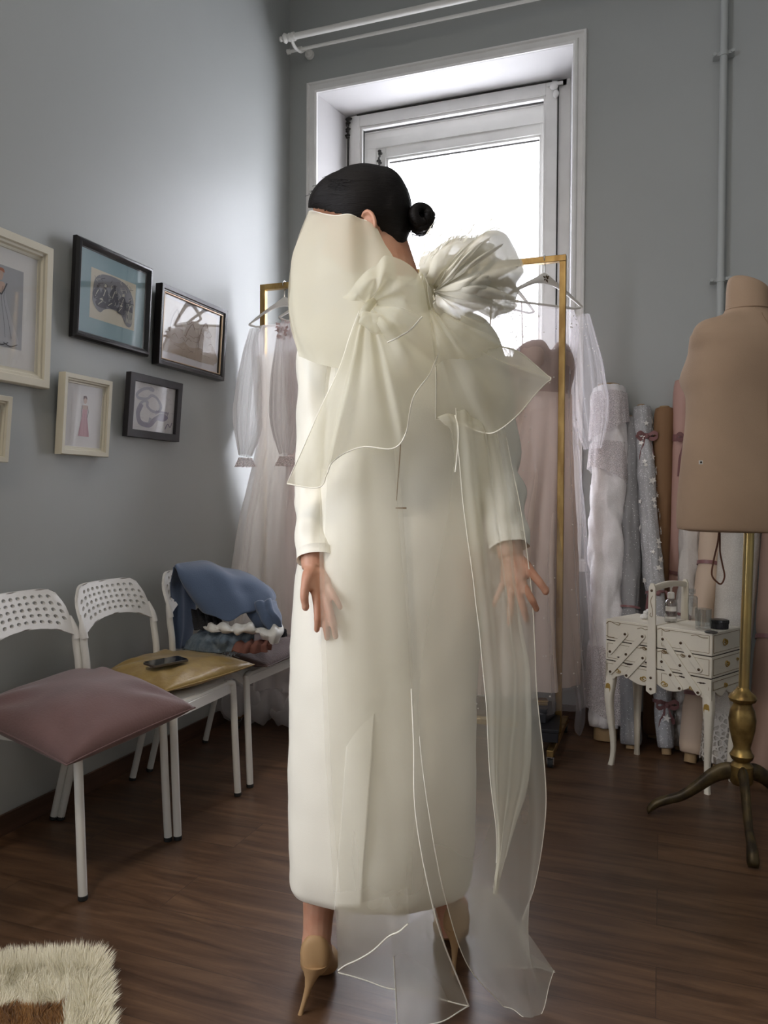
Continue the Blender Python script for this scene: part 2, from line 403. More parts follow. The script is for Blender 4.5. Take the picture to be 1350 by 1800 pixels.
def sash(x0, x1, z0, z1, y, w, d, inner):
    b = MB()
    b.box((x0, y, z0), (x0+w, y+d, z1)); b.box((x1-w, y, z0), (x1, y+d, z1))
    b.box((x0+w, y, z1-w*1.05), (x1-w, y+d, z1)); b.box((x0+w, y, z0), (x1-w, y+d, z0+w*1.2))
    # inner glazing bead
    k = inner
    b.box((x0+w, y+.01, z0+w*1.2), (x0+w+k, y+d, z1-w*1.05)); b.box((x1-w-k, y+.01, z0+w*1.2), (x1-w, y+d, z1-w*1.05))
    b.box((x0+w+k, y+.01, z1-w*1.05-k), (x1-w-k, y+d, z1-w*1.05)); b.box((x0+w+k, y+.01, z0+w*1.2), (x1-w-k, y+d, z0+w*1.2+k))
    return b
# outer box frame
b = MB(); b.box((ix0-.03, Y1+.02, iz0), (ix0+.03, Y1+.30, iz1+.02)); b.box((ix1-.062, Y1+.02, iz0), (ix1+.05, Y1+.30, iz1+.02))
b.box((ix0, Y1+.02, iz1-.035), (ix1, Y1+.30, iz1+.02)); b.box((ix0, Y1+.02, iz0), (ix1, Y1+.30, iz0+.04)); b.box((ix0+.03, Y1+.18, 3.205), (ix1-.062, Y1+.26, iz1-.035)); b.box((ix0+.03, Y1+.18, iz0+.04), (-1.648, Y1+.26, 3.205)); b.box((-.602, Y1+.18, iz0+.04), (ix1-.062, Y1+.26, 3.205))
obj('frame', b, M_winpaint, w1, bevel=.004)
sa = obj('inner_sash', sash(-1.745, -.548, iz0+.03, 3.325, Y1, .062, .045, .014), M_winpaint, w1, bevel=.003)
b = MB(); b.box((-1.66, Y1+.022, iz0+.1), (-.63, Y1+.026, 3.24)); obj('pane', b, glassy('window_glass', refl=.05), sa)
sb = obj('outer_sash', sash(-1.65, -.60, iz0+.05, 3.21, Y1+.19, .062, .045, .012), M_winpaint, w1, bevel=.003)
b = MB(); b.box((-1.57, Y1+.21, iz0+.12), (-.68, Y1+.214, 3.13)); obj('pane', b, glassy('window_glass'), sb)
# dark worn gaps and old hinges / cremone rods
b = MB()
b.tube([(-1.750, Y1-.012, z) for z in (iz0+.05, 2.0, 3.20)], .006, 8)
for i in range(9):
    z = 3.20+.012*i; b.ell((-1.750+rnd.uniform(-.004, .004), Y1-.014, z), V((.012+.006*math.sin(i*2.1), 0, 0)), V((0, .010, 0)), V((0, 0, .008)), 10, 6)
b.ell((-1.745, Y1-.016, 3.305), V((.022, 0, 0)), V((0, .012, 0)), V((0, 0, .010)), 10, 6)
b.tube([(-1.62, Y1+.165, z) for z in (iz0+.05, 2.0, 3.06)], .006, 8)
for i in range(10):
    z = 3.05+.014*i; b.ell((-1.62+rnd.uniform(-.006, .006), Y1+.165, z), V((.010+.006*math.sin(i*1.7), 0, 0)), V((0, .010, 0)), V((0, 0, .009)), 10, 6)
obj('shutter_rod', b, M_grime, w1, label='dark wrought iron bolt rod')
b = MB()
b.box((-1.70, Y1-.004, 3.322), (-.58, Y1+.004, 3.329)); b.box((-.548, Y1-.003, iz0+.1), (-.542, Y1+.003, 3.30))
b.box((-1.672, Y1+.040, 3.238), (-.625, Y1+.047, 3.252)); b.box((-1.676, Y1+.03, iz0+.1), (-1.668, Y1+.047, 3.245))
b.box((-1.60, Y1+.185, 3.212), (-.62, Y1+.19, 3.218)); b.box((-1.577, Y1+.23, 3.125), (-.67, Y1+.237, 3.133))
obj('worn_gap', b, M_grime, w1, smooth=False, label='dark worn gap')
b = MB(); b.ell((-.565, Y1-.02, 3.285), V((.022, 0, 0)), V((0, .016, 0)), V((0, 0, .018)), 12, 8); b.ell((-.555, Y1-.02, 3.245), V((.016, 0, 0)), V((0, .012, 0)), V((0, 0, .022)), 12, 8)
b.box((-.60, Y1-.012, 3.297), (-.52, Y1, 3.312)); obj('hinge', b, M_winpaint, w1)
# added_window_2 out of view, added to light the dress from the left
w2 = thing('added_window_2', None, None, (WX, (wy0+wy1)/2, wz0)); w2['kind'] = 'structure'
b = MB(); X0, X1 = WX-.2, WX-.14
b.box((X0, wy0, wz0), (X1, wy0+.07, wz1)); b.box((X0, wy1-.07, wz0), (X1, wy1, wz1)); b.box((X0, wy0+.07, wz1-.07), (X1, wy1-.07, wz1))
b.box((X0, wy0+.07, wz0), (X1, wy1-.07, wz0+.07)); b.box((X0, (wy0+wy1)/2-.04, wz0+.07), (X1, (wy0+wy1)/2+.04, wz1-.07))
obj('window_frame', b, M_winpaint, w2)
b = MB(); b.box((WX-.172, wy0, wz0), (WX-.168, wy1, wz1)); obj('pane', b, glassy('window_glass'), w2)
# ceiling lamp behind the camera (unseen, added to give warm fill)
b = MB(); b.lathe((-.9, -.6, 4.06), [(.05, .14), (.30, .12), (.34, .06), (.34, 0.0), (.32, 0)], 32)
tag(obj('added_fill_lamp', b, mat('lamp_body_white', (.8, .78, .74), .5)), 'round white ceiling lamp added behind the camera for warm fill', 'lamp')

# bare snowy tree seen faintly through the glass
tb = MB(); rt_ = random.Random(31)
def branch(p, d, L_, r, n):
    q = p+d*L_; tb.tube([p, (p+q)/2+V((rt_.uniform(-1, 1), 0, rt_.uniform(-1, 1)))*L_*.06, q], [r, r*.8, r*.6], 6, smooth=3)
    if n:
        for _ in range(3):
            nd = (d+V((rt_.uniform(-.8, .8), rt_.uniform(-.5, .5), rt_.uniform(-.1, .6)))).normalized(); branch(p+d*L_*rt_.uniform(.5, 1), nd, L_*.66, r*.55, n-1)
branch(V((-1.55, 10.5, -1.0)), V((.02, 0, 1)), 2.4, .10, 4)
tag(obj('tree', tb, mat('frosted_bark', (.45, .43, .42), .9), angle=0), 'bare frosted tree outside the window, behind the gown', 'tree')

# ------------------------------------------------------------------ curtain rods
cr_ = thing('curtain_rod', 'pair of white curtain rods with turned finials above the window', 'curtain rod', OY(497, 70, 3.78))
a0 = OY(500, 68, 3.74); a1 = OY(840, 0, 3.74); rz = (a0.z+a1.z)/2+.01
b = MB(); b.tube([(a0.x+.02, 3.74, rz), (.2, 3.74, rz)], .0165, 14)
obj('front_rod', b, M_white, cr_)
b = MB(); x = a0.x
b.lathe((x+.05, 3.74, rz), [(.0, -.082), (.010, -.078), (.014, -.070), (.009, -.062), (.02, -.055), (.026, -.045), (.02, -.034), (.012, -.028), (.021, -.022), (.021, -.012), (.014, -.008), (.022, -.004), (.022, .012), (.016, .016)], 18, axis=V((1, 0, 0)))
obj('finial', b, M_white, cr_)
c0 = OY(508, 90, 3.83); c1 = OY(940, 0, 3.83); rz2 = (c0.z+c1.z)/2
b = MB(); b.tube([(c0.x, 3.83, rz2), (.2, 3.83, rz2)], .009, 12); b.lathe((c0.x, 3.83, rz2), [(.006, -.012), (.014, -.010), (.012, 0), (.014, .006), (.009, .01)], 12, axis=V((1, 0, 0)))
obj('rear_rod', b, M_white, cr_)
b = MB(); q = OY(541, 92, 3.9); 
b.lathe((q.x, 3.93, q.z), [(.022, -.02), (.026, -.012), (.026, 0)], 18, axis=V((0, 1, 0)))
b.tube([(q.x, 3.91, q.z), (q.x, 3.87, q.z), (q.x-.01, 3.83, rz2-.012), (q.x-.02, 3.78, rz-.03), (q.x-.02, 3.74, rz-.012)], .009, 10, smooth=4)
b.lathe((q.x-.01, 3.83, rz2), [(.014, -.01), (.014, .01)], 12, axis=V((1, 0, 0)))
obj('bracket', b, M_white, cr_)

# ------------------------------------------------------------------ heating pipe
q = OY(1271, 95, 3.89); q2 = OY(1268, 492, 3.89); pxx = (q.x+q2.x)/2
M_pipe = mat('painted_pipe_grey', (.44, .46, .45), .5)
pp = thing('wall_pipe', 'thin grey painted vertical pipe on the back wall', 'pipe', (pxx, 3.89, .07))
b = MB(); b.tube([(pxx, 3.89, .07), (pxx, 3.89, 4.15)], .0165, 16); obj('pipe', b, M_pipe, pp)
for zz in (q.z, q2.z):
    b = MB(); b.tube([(pxx, 3.89, zz-.01), (pxx, 3.89, zz+.01)], .0205, 16)
    b.box((pxx-.045, 3.885, zz-.007), (pxx-.018, 3.93, zz+.007)); b.box((pxx+.018, 3.885, zz-.003), (pxx+.045, 3.93, zz+.011))
    b.lathe((pxx-.038, 3.882, zz), [(.008, -.006), (.008, .006)], 10, axis=V((0, 1, 0))); b.lathe((pxx+.038, 3.882, zz+.004), [(.008, -.006), (.008, .006)], 10, axis=V((0, 1, 0)))
    obj('pipe_clip', b, M_pipe, pp)

# ------------------------------------------------------------------ framed pictures on the left wall
M_glass_pic = glassy('picture_glass', refl=.07, rough=.03)
def framed(label, y0, y1, z0, z1, fw, depth, prof, fm, matcol, win, draw, mats_art, inner=None, tilt=.02, cat='picture'):
    s_ = .985
    y0, y1 = y0*s_, y1*s_; z0 = (z0-1.1)*s_+1.1; z1 = (z1-1.1)*s_+1.1
    root = thing('picture_frame', label, cat, (WX+.004, (y0+y1)/2, z0), group='framed pictures on the left wall')
    H = z1-z0
    def q(y, z, x): return V((WX+.006+x+tilt*(z-z0)/H, y, z))     # x: distance off the wall
    b = MB(); ring = []
    for (y, z, dy, dz) in ((y0, z0, 1, 1), (y1, z0, -1, 1), (y1, z1, -1, -1), (y0, z1, 1, -1)):
        ring.append([q(y+dy*o*fw, z+dz*o*fw, p*depth) for o, p in prof])
    ring.append(ring[0]); b.grid(ring); obj('frame', b, fm, root, angle=25)
    if inner:
        b = MB(); ring = []
        for (y, z, dy, dz) in ((y0, z0, 1, 1), (y1, z0, -1, 1), (y1, z1, -1, -1), (y0, z1, 1, -1)):
            ring.append([q(y+dy*o, z+dz*o, p) for o, p in inner[0]])
        ring.append(ring[0]); b.grid(ring); obj('frame_lining', b, inner[1], root, angle=25)
    d0 = depth*.35
    a, c, e, g_ = y0+fw*.9, y1-fw*.9, z0+fw*.9, z1-fw*.9
    b = MB(); b.poly([q(a, e, d0), q(c, e, d0), q(c, g_, d0), q(a, g_, d0)], V((-.002, 0, 0))); obj('mat_board', b, mat('mat_'+label[:18].replace(' ', '_'), matcol, .85), root, smooth=False)
    # art sheet: win = (u0,v0,u1,v1) in the opening
    u0, v0, u1, v1 = win
    def A(u, v, lift=0.0012): return q(a+(c-a)*(u0+(u1-u0)*u), e+(g_-e)*(v0+(v1-v0)*v), d0+lift)
    b = MB(); b.poly([A(0, 0, .0006), A(1, 0, .0006), A(1, 1, .0006), A(0, 1, .0006)]); b_art = b
    draw(b, A); obj('artwork', b, mats_art, root, smooth=False, merge=False)
    b = MB(); b.poly([q(a, e, d0+.006), q(c, e, d0+.006), q(c, g_, d0+.006), q(a, g_, d0+.006)]); obj('glass', b, M_glass_pic, root, smooth=False)
    return root
def blob(b, A, mi, pts, lift=.0014, n=None):
    b.mi = mi
    p = crom([V((x, y, 0)) for x, y in pts+[pts[0]]], (len(pts))*5+1)[:-1]
    b.poly([A(q.x, q.y, lift) for q in p]); b.mi = 0
def stroke(b, A, mi, pts, w, lift=.0018, asp=1.0):
    b.mi = mi; p = crom([V((x, y, 0)) for x, y in pts], len(pts)*8)
    L_, R_ = [], []
    for i in range(len(p)):
        t = p[min(i+1, len(p)-1)]-p[max(i-1, 0)]; t.normalize(); n = V((-t.y, t.x, 0))
        ww = w*(.92+.08*math.sin(i*.4)) if w > .01 else w
        L_.append(A(p[i].x+n.x*ww*asp, p[i].y+n.y*ww, lift)); R_.append(A(p[i].x-n.x*ww*asp, p[i].y-n.y*ww, lift))
    b.grid([L_, R_]); b.mi = 0
mc = lambda n, c: mat('ink_'+n, c, .85)
M_cream = mat('cream_wood_frame', (.66, .62, .50), .45, bump=.1, bscale=60)
M_black = mat('black_lacquer_frame', (.012, .011, .012), .28)
M_black2 = mat('matte_black_frame', (.028, .026, .03), .5)
M_bronze = mat('bronze_line', (.45, .33, .22), .35, metal=.6)
prof_wide = [(0, 0), (0, .85), (.06, 1), (.5, .95), (.58, .75), (.72, .72), (.8, .5), (.97, .45), (1, .3)]
prof_round = [(0, 0), (0, .6), (.25, .95), (.5, 1), (.8, .75), (1, .35), (1, .2)]
def draw_gown1(b, A):
    blob(b, A, 1, [(.40, .70), (.58, .72), (.66, .55), (.80, .30), (.92, .06), (.60, .02), (.30, .04), (.12, .10), (.22, .35), (.34, .58)])
    blob(b, A, 2, [(.46, .93), (.54, .93), (.56, .87), (.52, .81), (.46, .82), (.43, .88)], .0020)
    blob(b, A, 3, [(.43, .95), (.55, .96), (.58, .91), (.50, .925), (.43, .90)], .0024)
    blob(b, A, 2, [(.42, .79), (.58, .79), (.60, .72), (.52, .64), (.42, .72)], .0018)
    stroke(b, A, 4, [(.38, .79), (.44, .70), (.52, .64), (.58, .70), (.64, .79)], .010, .0026)
    for s in (.40, .47, .55, .60): stroke(b, A, 4, [(s, .74), (s-.02+.05*(s-.5), .58), (s+(s-.5)*.8, .35), (s+(s-.5)*1.6, .12)], .003, .0025)
    for s in (.1, .3, .5): stroke(b, A, 4, [(s+.1, .05), (s+.25, .02), (s+.4, .06)], .006, .0025)
framed('large cream picture frame with a grey gown sketch at the left edge', 1.70, 2.112, 1.467, 1.947, .052, .032, prof_wide, M_cream, (.72, .71, .69), (.20, .17, .80, .84),
       draw_gown1, [mc('greypaper', (.40, .41, .43)), mc('greydress', (.47, .48, .51)), mc('flesh', (.55, .40, .33)), mc('redhair', (.42, .17, .10)), mc('dark', (.09, .09, .10))])
def draw_etching(b, A):
    r = random.Random(41)
    blob(b, A, 1, [(.04, .50), (.08, .78), (.22, .93), (.50, .97), (.78, .90), (.94, .66), (.95, .38), (.93, .10), (.84, .04), (.76, .12), (.66, .27), (.45, .30), (.30, .24), (.22, .16), (.12, .22), (.05, .34)])
    # seated and standing figures as overlapping dark robes, each with a head
    for k, (x, y, w, h) in enumerate([(.14, .52, .10, .22), (.30, .56, .09, .26), (.50, .58, .11, .30), (.70, .50, .09, .26), (.86, .40, .08, .34), (.22, .34, .13, .14), (.44, .38, .14, .12), (.66, .34, .10, .14)]):
        blob(b, A, 2, [(x-w*.7, y-h*.5), (x-w*.9, y), (x-w*.4, y+h*.45), (x+w*.3, y+h*.5), (x+w*.8, y+h*.1), (x+w*.9, y-h*.45), (x+w*.1, y-h*.6)], .0018+.0002*k)
        blob(b, A, 3 if k % 2 else 2, [(x-w*.25, y+h*.50), (x-w*.2, y+h*.72), (x+w*.15, y+h*.76), (x+w*.3, y+h*.56)], .0034+.0001*k)
        stroke(b, A, 3, [(x-w*.5, y-h*.3), (x-w*.2, y+h*.05), (x+w*.1, y+h*.35)], .007, .0042)
    for i in range(60):
        u = r.uniform(.08, .92); v = r.uniform(.30, .88); stroke(b, A, (1, 2, 3)[i % 3], [(u, v), (u+r.uniform(-.04, .04), v+.03), (u+r.uniform(-.05, .07), v+.07)], .0045, .0046)
    for k in range(5): stroke(b, A, 3, [(.78+.03*k, .12), (.80+.03*k, .24), (.79+.03*k, .36)], .006, .005)
    stroke(b, A, 2, [(.06, .48), (.40, .50), (.70, .52), (.94, .54)], .010, .0052)
framed('black framed dark figure etching with a wide teal mat', 2.237, 2.67, 1.675, 2.037, .030, .028, prof_round, M_black, (.24, .36, .39), (.16, .20, .84, .80),
       draw_etching, [mc('oldpaper', (.56, .52, .41)), mc('grey2', (.20, .20, .22)), mc('black2', (.05, .05, .065)), mc('pale', (.50, .48, .40))])
def draw_sepia(b, A):
    blob(b, A, 1, [(.02, .02), (.98, .02), (.98, .34), (.80, .42), (.55, .34), (.30, .40), (.02, .36)])
    for dx, s in ((0, 1), (.33, .8), (.62, .95)):
        blob(b, A, 2, [(.06+dx*.9, .30), (.08+dx*.9, .62*s), (.16+dx*.9, .86*s), (.24+dx*.9, .90*s), (.28+dx*.9, .74*s), (.34+dx*.9, .55*s), (.36+dx*.9, .28), (.20+dx*.9, .22)], .0018)
        stroke(b, A, 3, [(.10+dx*.9, .40), (.14+dx*.9, .66*s), (.22+dx*.9, .84*s), (.27+dx*.9, .72*s)], .007, .0024)
    for i in range(22):
        u = rnd.uniform(.05, .9); v = rnd.uniform(.08, .7); stroke(b, A, 3, [(u, v), (u+.05, v+rnd.uniform(-.05, .08)), (u+.11, v+rnd.uniform(-.04, .04))], .004, .0028)
framed('black and bronze framed sepia drawing, rightmost picture on the wall', 2.718, 3.233, 1.655, 1.992, .034, .034, prof_wide, M_black, (.60, .57, .58), (.04, .12, .93, .95),
       draw_sepia, [mc('sepia_light', (.50, .44, .37)), mc('sepia_mid', (.34, .26, .19)), mc('sepia', (.42, .35, .29)), mc('sepia_dark', (.20, .14, .10))],
       inner=([(.026, .022), (.028, .026), (.031, .026), (.033, .020)], M_bronze))
def draw_gown2(b, A):
    blob(b, A, 1, [(.42, .68), (.60, .68), (.62, .50), (.72, .10), (.66, .06), (.34, .06), (.30, .10), (.40, .50)])
    blob(b, A, 2, [(.45, .90), (.56, .90), (.57, .82), (.51, .77), (.45, .82)], .0019)
    blob(b, A, 3, [(.43, .94), (.54, .95), (.58, .88), (.50, .90), (.44, .87)], .0022)
    blob(b, A, 2, [(.40, .74), (.62, .74), (.60, .66), (.42, .66)], .0017)
    stroke(b, A, 3, [(.41, .72), (.38, .60), (.40, .48)], .008, .002); stroke(b, A, 3, [(.61, .72), (.65, .60), (.62, .48)], .008, .002)
    for s in (.42, .5, .58): stroke(b, A, 4, [(s, .55), (s+(s-.5)*.5, .3), (s+(s-.5)*1.2, .08)], .006, .0024)
framed('small cream picture frame with a pink gown sketch', 2.166, 2.414, 1.247, 1.536, .032, .030, prof_wide, M_cream, (.74, .72, .72), (.16, .14, .84, .86),
       draw_gown2, [mc('white', (.74, .72, .72)), mc('pinkgown', (.60, .36, .40)), mc('flesh2', (.56, .42, .37)), mc('darkhair', (.22, .17, .17)), mc('pink2', (.50, .28, .33))])
def draw_serpent(b, A):
    stroke(b, A, 1, [(.43, .885), (.42, .90), (.25, .86), (.12, .74), (.16, .66), (.34, .68), (.44, .76), (.56, .72), (.66, .58), (.62, .46), (.48, .44), (.36, .52), (.34, .62), (.22, .58), (.18, .38), (.22, .20), (.40, .18), (.44, .30)], .03, .0016)
    stroke(b, A, 2, [(.22, .55), (.16, .36), (.22, .18), (.42, .14), (.52, .26), (.62, .34), (.72, .38)], .05, .0022)
    blob(b, A, 2, [(.56, .28), (.62, .40), (.74, .42), (.84, .36), (.78, .28), (.68, .26)], .0026)
    blob(b, A, 1, [(.40, .94), (.48, .90), (.46, .84), (.36, .86)], .0026)
    for i in range(10): stroke(b, A, 2, [(.55+.03*i, .38+.02*(i % 3)), (.56+.03*i, .47), (.58+.03*i, .43)], .006, .003)
    for i in range(26):
        u = rnd.uniform(.1, .9); v = rnd.uniform(.06, .9); stroke(b, A, 3, [(u, v), (u+.03, v+rnd.uniform(-.02, .05)), (u+.07, v)], .005, .0012)
    stroke(b, A, 2, [(.78, .10), (.84, .22), (.90, .16), (.94, .26)], .010, .003)
framed('small matte black frame with a curling serpent drawing', 2.529, 2.879, 1.338, 1.593, .030, .024, [(0, 0), (0, .95), (.03, 1), (.97, 1), (1, .95), (1, .2)], M_black2, (.60, .58, .60), (.0, .0, 1, 1),
       draw_serpent, [mc('drawpaper', (.62, .60, .60)), mc('serp1', (.33, .32, .38)), mc('serp2', (.24, .22, .29)), mc('serp3', (.50, .48, .50))])
framed('small cream picture frame cut by the left edge, lowest of the cream frames', 1.73, 1.936, 1.206, 1.418, .032, .028, prof_wide, M_cream, (.74, .71, .64), (.2, .2, .8, .8),
       lambda b, A: blob(b, A, 1, [(.4, .8), (.6, .8), (.7, .1), (.3, .1)]), [mc('ivory', (.70, .66, .56)), mc('greydress2', (.5, .5, .52))])

# ------------------------------------------------------------------ chairs
def chair_backrest():
    """moulded back with a field of round holes; built from square cells with a hole each"""
    b = MB(); nc, nr = 12, 5; nseg = 12; th = .010
    def S(u, v, side):      # u -1..1, v 0..1
        w = .200-.012*v-.010*v**6
        zt = .795-.042*abs(u)**9; zb = .628+.050*(1-abs(u)**2.4)
        z = zb+(zt-zb)*v
        y = u*w*(1-.06*max(0, v-.8)/.2*abs(u)**6)
        x = -.125-.055*v-.035*(1-u*u)+(.006 if side else -.006)*(1 if abs(u) < 1 else 0)
        return V((x, y, z))
    us = [-1, -.94]; u0, u1 = -.90, .90; cells = [(u0+(u1-u0)*i/nc) for i in range(nc+1)]
    v0, v1 = .10, .90; cv = [(v0+(v1-v0)*i/nr) for i in range(nr+1)]
    for side in (0, 1):
        ring_us = [-1.0, -.96]+cells+[.96, 1.0]; ring_vs = [0, .04]+cv+[.96, 1.0]
        def Q(ua, ub, va, vb): b.add([S(ua, va, side), S(ub, va, side), S(ub, vb, side), S(ua, vb, side)], [(0, 1, 2, 3)])
        for i in range(len(ring_us)-1):
            for j in range(len(ring_vs)-1):
                ci, cj = i-2, j-2
                inside = 0 <= ci < nc and 0 <= cj < nr
                hole = inside and not (cj == nr-1 and ci in (0, nc-1)) and not (cj == 0 and ci in (0, nc-1))
                if not hole: Q(ring_us[i], ring_us[i+1], ring_vs[j], ring_vs[j+1]); continue
                ua, ub, va, vb = ring_us[i], ring_us[i+1], ring_vs[j], ring_vs[j+1]
                cu, cvv = (ua+ub)/2, (va+vb)/2
                sq = []; ho = []
                for k in range(nseg):
                    a = 2*pi*(k+.5)/nseg-pi/4*0
                    c, s = math.cos(a), math.sin(a); m = max(abs(c), abs(s))
                    sq.append((cu+(ub-ua)/2*c/m, cvv+(vb-va)/2*s/m)); ho.append((cu+(ub-ua)*.30*c, cvv+(vb-va)*.30*s))
                # include the true corners
                n = nseg; vs = [S(*p, side) for p in sq]+[S(*p, side) for p in ho]; fs = []
                for k in range(n):
                    k2 = (k+1) % n
                    a1 = (k+.5)*360/n; a2 = (k+1.5)*360/n
                    cor = None
                    for ca, cc in ((45, (ub, vb)), (135, (ua, vb)), (225, (ua, va)), (315, (ub, va))):
                        if a1 < ca < a2: cor = cc
                    if cor:
                        vs.append(S(*cor, side)); fs.append((k, len(vs)-1, k2, n+k2, n+k))
                    else: fs.append((k, k2, n+k2, n+k))
                b.add(vs, fs)
                if side == 0:
                    b.grid([[S(*p, 0) for p in ho], [S(*p, 1) for p in ho]], closed_v=True)
    # rim
    per = [(-1+2*i/30, 1) for i in range(31)]+[(1, 1-i/10) for i in range(1, 11)]+[(1-2*i/30, 0) for i in range(1, 31)]+[(-1, i/10) for i in range(1, 10)]
    b.grid([[S(u, v, 0)+V((0, 0, 0)) for u, v in per], [S(u, v, 1) for u, v in per]], closed_v=True)
    # thickened side sleeves that slip over the tubes
    for sy in (-1, 1):
        b.tube([(-.127, sy*.193, .622), (-.133, sy*.1925, .65), (-.140, sy*.190, .675), (-.146, sy*.186, .70)], [.0138, .0125, .008, .002], 10, smooth=3)
    return b
def chair_seat():
    b = MB(); top = []; n, m = 22, 22
    def q(u, v, bot):    # u: depth -1 rear .. 1 front, v: width
        x = .015+u*.205; y = v*.195*(1-.04*(u < 0)*u*u)
        r = (abs(u)**8+abs(v)**8)
        x = .015+u*.205*(1-.05*abs(v)**8); y = y*(1-.05*abs(u)**8)
        z = .446-.010*(1-v*v)*(1-u*u)-.030*max(0, (u-.72)/.28)**2-.012*max(0, (abs(v)-.85)/.15)**2
        return V((x, y, z-(.014 if bot else 0)))
    g = [[q(-1+2*i/n, -1+2*j/m, 0) for j in range(m+1)] for i in range(n+1)]
    h = [[q(-1+2*i/n, -1+2*j/m, 1) for j in range(m+1)] for i in range(n+1)]
    b.grid(g); b.grid(h)
    for e0, e1 in ((g[0], h[0]), (g[-1], h[-1]), ([r[0] for r in g], [r[0] for r in h]), ([r[-1] for r in g], [r[-1] for r in h])): b.grid([e0, e1])
    # hanging skirt at front and sides
    fr = [V((p.x, p.y, p.z)) for p in g[-1]]; b.grid([fr, [p+V((.004, 0, -.030)) for p in fr], [p+V((-.004, 0, -.030)) for p in fr], [p+V((-.006, 0, -.005)) for p in fr]])
    for k in (0, -1):
        sd = [r[k] for r in g]; s_ = -1 if k == 0 else 1
        b.grid([sd, [p+V((0, .002*s_, -.026)) for p in sd], [p+V((0, -.006*s_, -.026)) for p in sd], [p+V((0, -.008*s_, -.003)) for p in sd]])
    return b
def make_chair(label):
    t = thing('chair', label, 'chair', group='white perforated chairs in a row along the left wall')
    obj('seat', chair_seat(), M_plastic, t, local=True)
    obj('backrest', chair_backrest(), M_plastic, t, local=True, angle=40)
    for sy in (-1, 1):
        b = MB(); b.tube([(.205, sy*.150, .422), (.212, sy*.178, .417), (.216, sy*.188, .395), (.225, sy*.190, .20), (.235, sy*.192, .008)], .0125, 12, smooth=5)
        lg = obj('leg', b, M_white, t, local=True)
        b = MB(); b.lathe((.235, sy*.192, 0), [(.012, 0), (.0135, .002), (.0135, .012), (.012, .014)], 12); obj('rubber_foot', b, M_rubber, lg, local=True)
        b = MB(); b.tube([(-.133, sy*.192, .650), (-.128, sy*.193, .60), (-.118, sy*.193, .53), (-.120, sy*.193, .45), (-.150, sy*.193, .30), (-.225, sy*.193, .008)], .0125, 12, smooth=5)
        lg = obj('leg', b, M_white, t, local=True)
        b = MB(); b.lathe((-.225, sy*.193, 0), [(.012, 0), (.0135, .002), (.0135, .012), (.012, .014)], 12); obj('rubber_foot', b, M_rubber, lg, local=True)
    b = MB()
    for sy in (-1, 1): b.tube([(.205, sy*.17, .418), (-.125, sy*.185, .425)], .009, 8)
    b.tube([(.207, -.16, .420), (.207, .16, .420)], .011, 8); b.tube([(-.12, -.19, .425), (-.12, .19, .425)], .009, 8)
    obj('seat_frame', b, M_white, t, local=True)
    return t
def copy_tree(o, parent=None):
    c = o.copy(); link(c)
    if parent: c.parent = parent
    for ch in list(o.children): copy_tree(ch, c)
    return c
ch1 = make_chair('white perforated chair nearest the camera, holding the mauve cushion')
ch1.location = (-1.705, 1.865, 0)
ch2 = copy_tree(ch1); ch2.location = (-1.685, 2.262, 0); ch2.rotation_euler = (0, 0, .02)
ch2['label'] = 'middle white perforated chair, holding the gold cushion and phone'
ch3 = copy_tree(ch1); ch3.location = (-1.685, 2.745, 0); ch3.rotation_euler = (0, 0, -.02)
ch3['label'] = 'farthest white perforated chair, piled with blue clothes'

# ------------------------------------------------------------------ cushions
def cushion(name, label, corners, h, m, sag=0.0, pinch=.10, seed=0, fold=.006, edge=None, n=60, lift=0.0):
    c = [V(p) for p in corners]; b = MB()
    ctr = sum(c, V((0, 0, 0)))/4
    def q(u, v, s):
        # pulled-in sides between pointed corners
        k = 1-pinch*(1-abs(u)**2.2)*abs(v)**2; k2 = 1-pinch*(1-abs(v)**2.2)*abs(u)**2
        uu, vv = (u*k2+1)/2, (v*k+1)/2
        p = c[0]*(1-uu)*(1-vv)+c[1]*uu*(1-vv)+c[2]*uu*vv+c[3]*(1-uu)*vv
        t = (max(0, 1-u*u)**.42*max(0, 1-v*v)**.42)
        e = max(abs(u), abs(v))
        w = wrink(V((u*1.3+seed, v*1.3, seed)), 1.0, fold*2.4)*t
        for (cu, cv_) in ((1, 1), (1, -1), (-1, 1), (-1, -1)):     # creases running out of the corners
            du, dv = cu-u, cv_-v; rr_ = math.hypot(du, dv); an_ = math.atan2(du*cu, dv*cv_)
            w += fold*1.5*math.sin(an_*9+seed+cu)*math.exp(-((rr_-.55)/.32)**2)*t
        zz = h*t*(1 if s > 0 else -.62)+(w if s > 0 else w*.4)+lift
        return p+V((0, 0, zz-sag*(1-t)*abs(u*v)))
    b.grid([[q(-1+2*i/n, -1+2*j/n, 1) for j in range(n+1)] for i in range(n+1)])
    b.grid([[q(-1+2*i/n, -1+2*j/n, -1) for j in range(n+1)] for i in range(n+1)])
    root = thing(name, label, 'cushion', (ctr.x, ctr.y, .445), group='cushions on the white chairs')
    cv = obj('cover', b, m, root, angle=0)
    per = [q(-1+2*i/n, -1, 1) for i in range(n)]+[q(1, -1+2*i/n, 1) for i in range(n)]+[q(1-2*i/n, 1, 1) for i in range(n)]+[q(-1, 1-2*i/n, 1) for i in range(n+1)]
    s = MB(); s.tube(per, .0022, 6); obj('seam', s, edge or m, root)
    return root
M_mauve = mat('mauve_velvet', (.165, .092, .088), .8, sheen=.25, bump=.25, bscale=160, var=.2, vscale=6)
M_goldc = mat('gold_sateen', (.40, .27, .075), .42, bump=.35, bscale=60, col2=(.30, .19, .05), vscale=14, sheen=.2, spec=.7)
M_brown = mat('brown_plush', (.085, .048, .042), .9, bump=.5, bscale=120, sheen=.2)
z1_ = .462
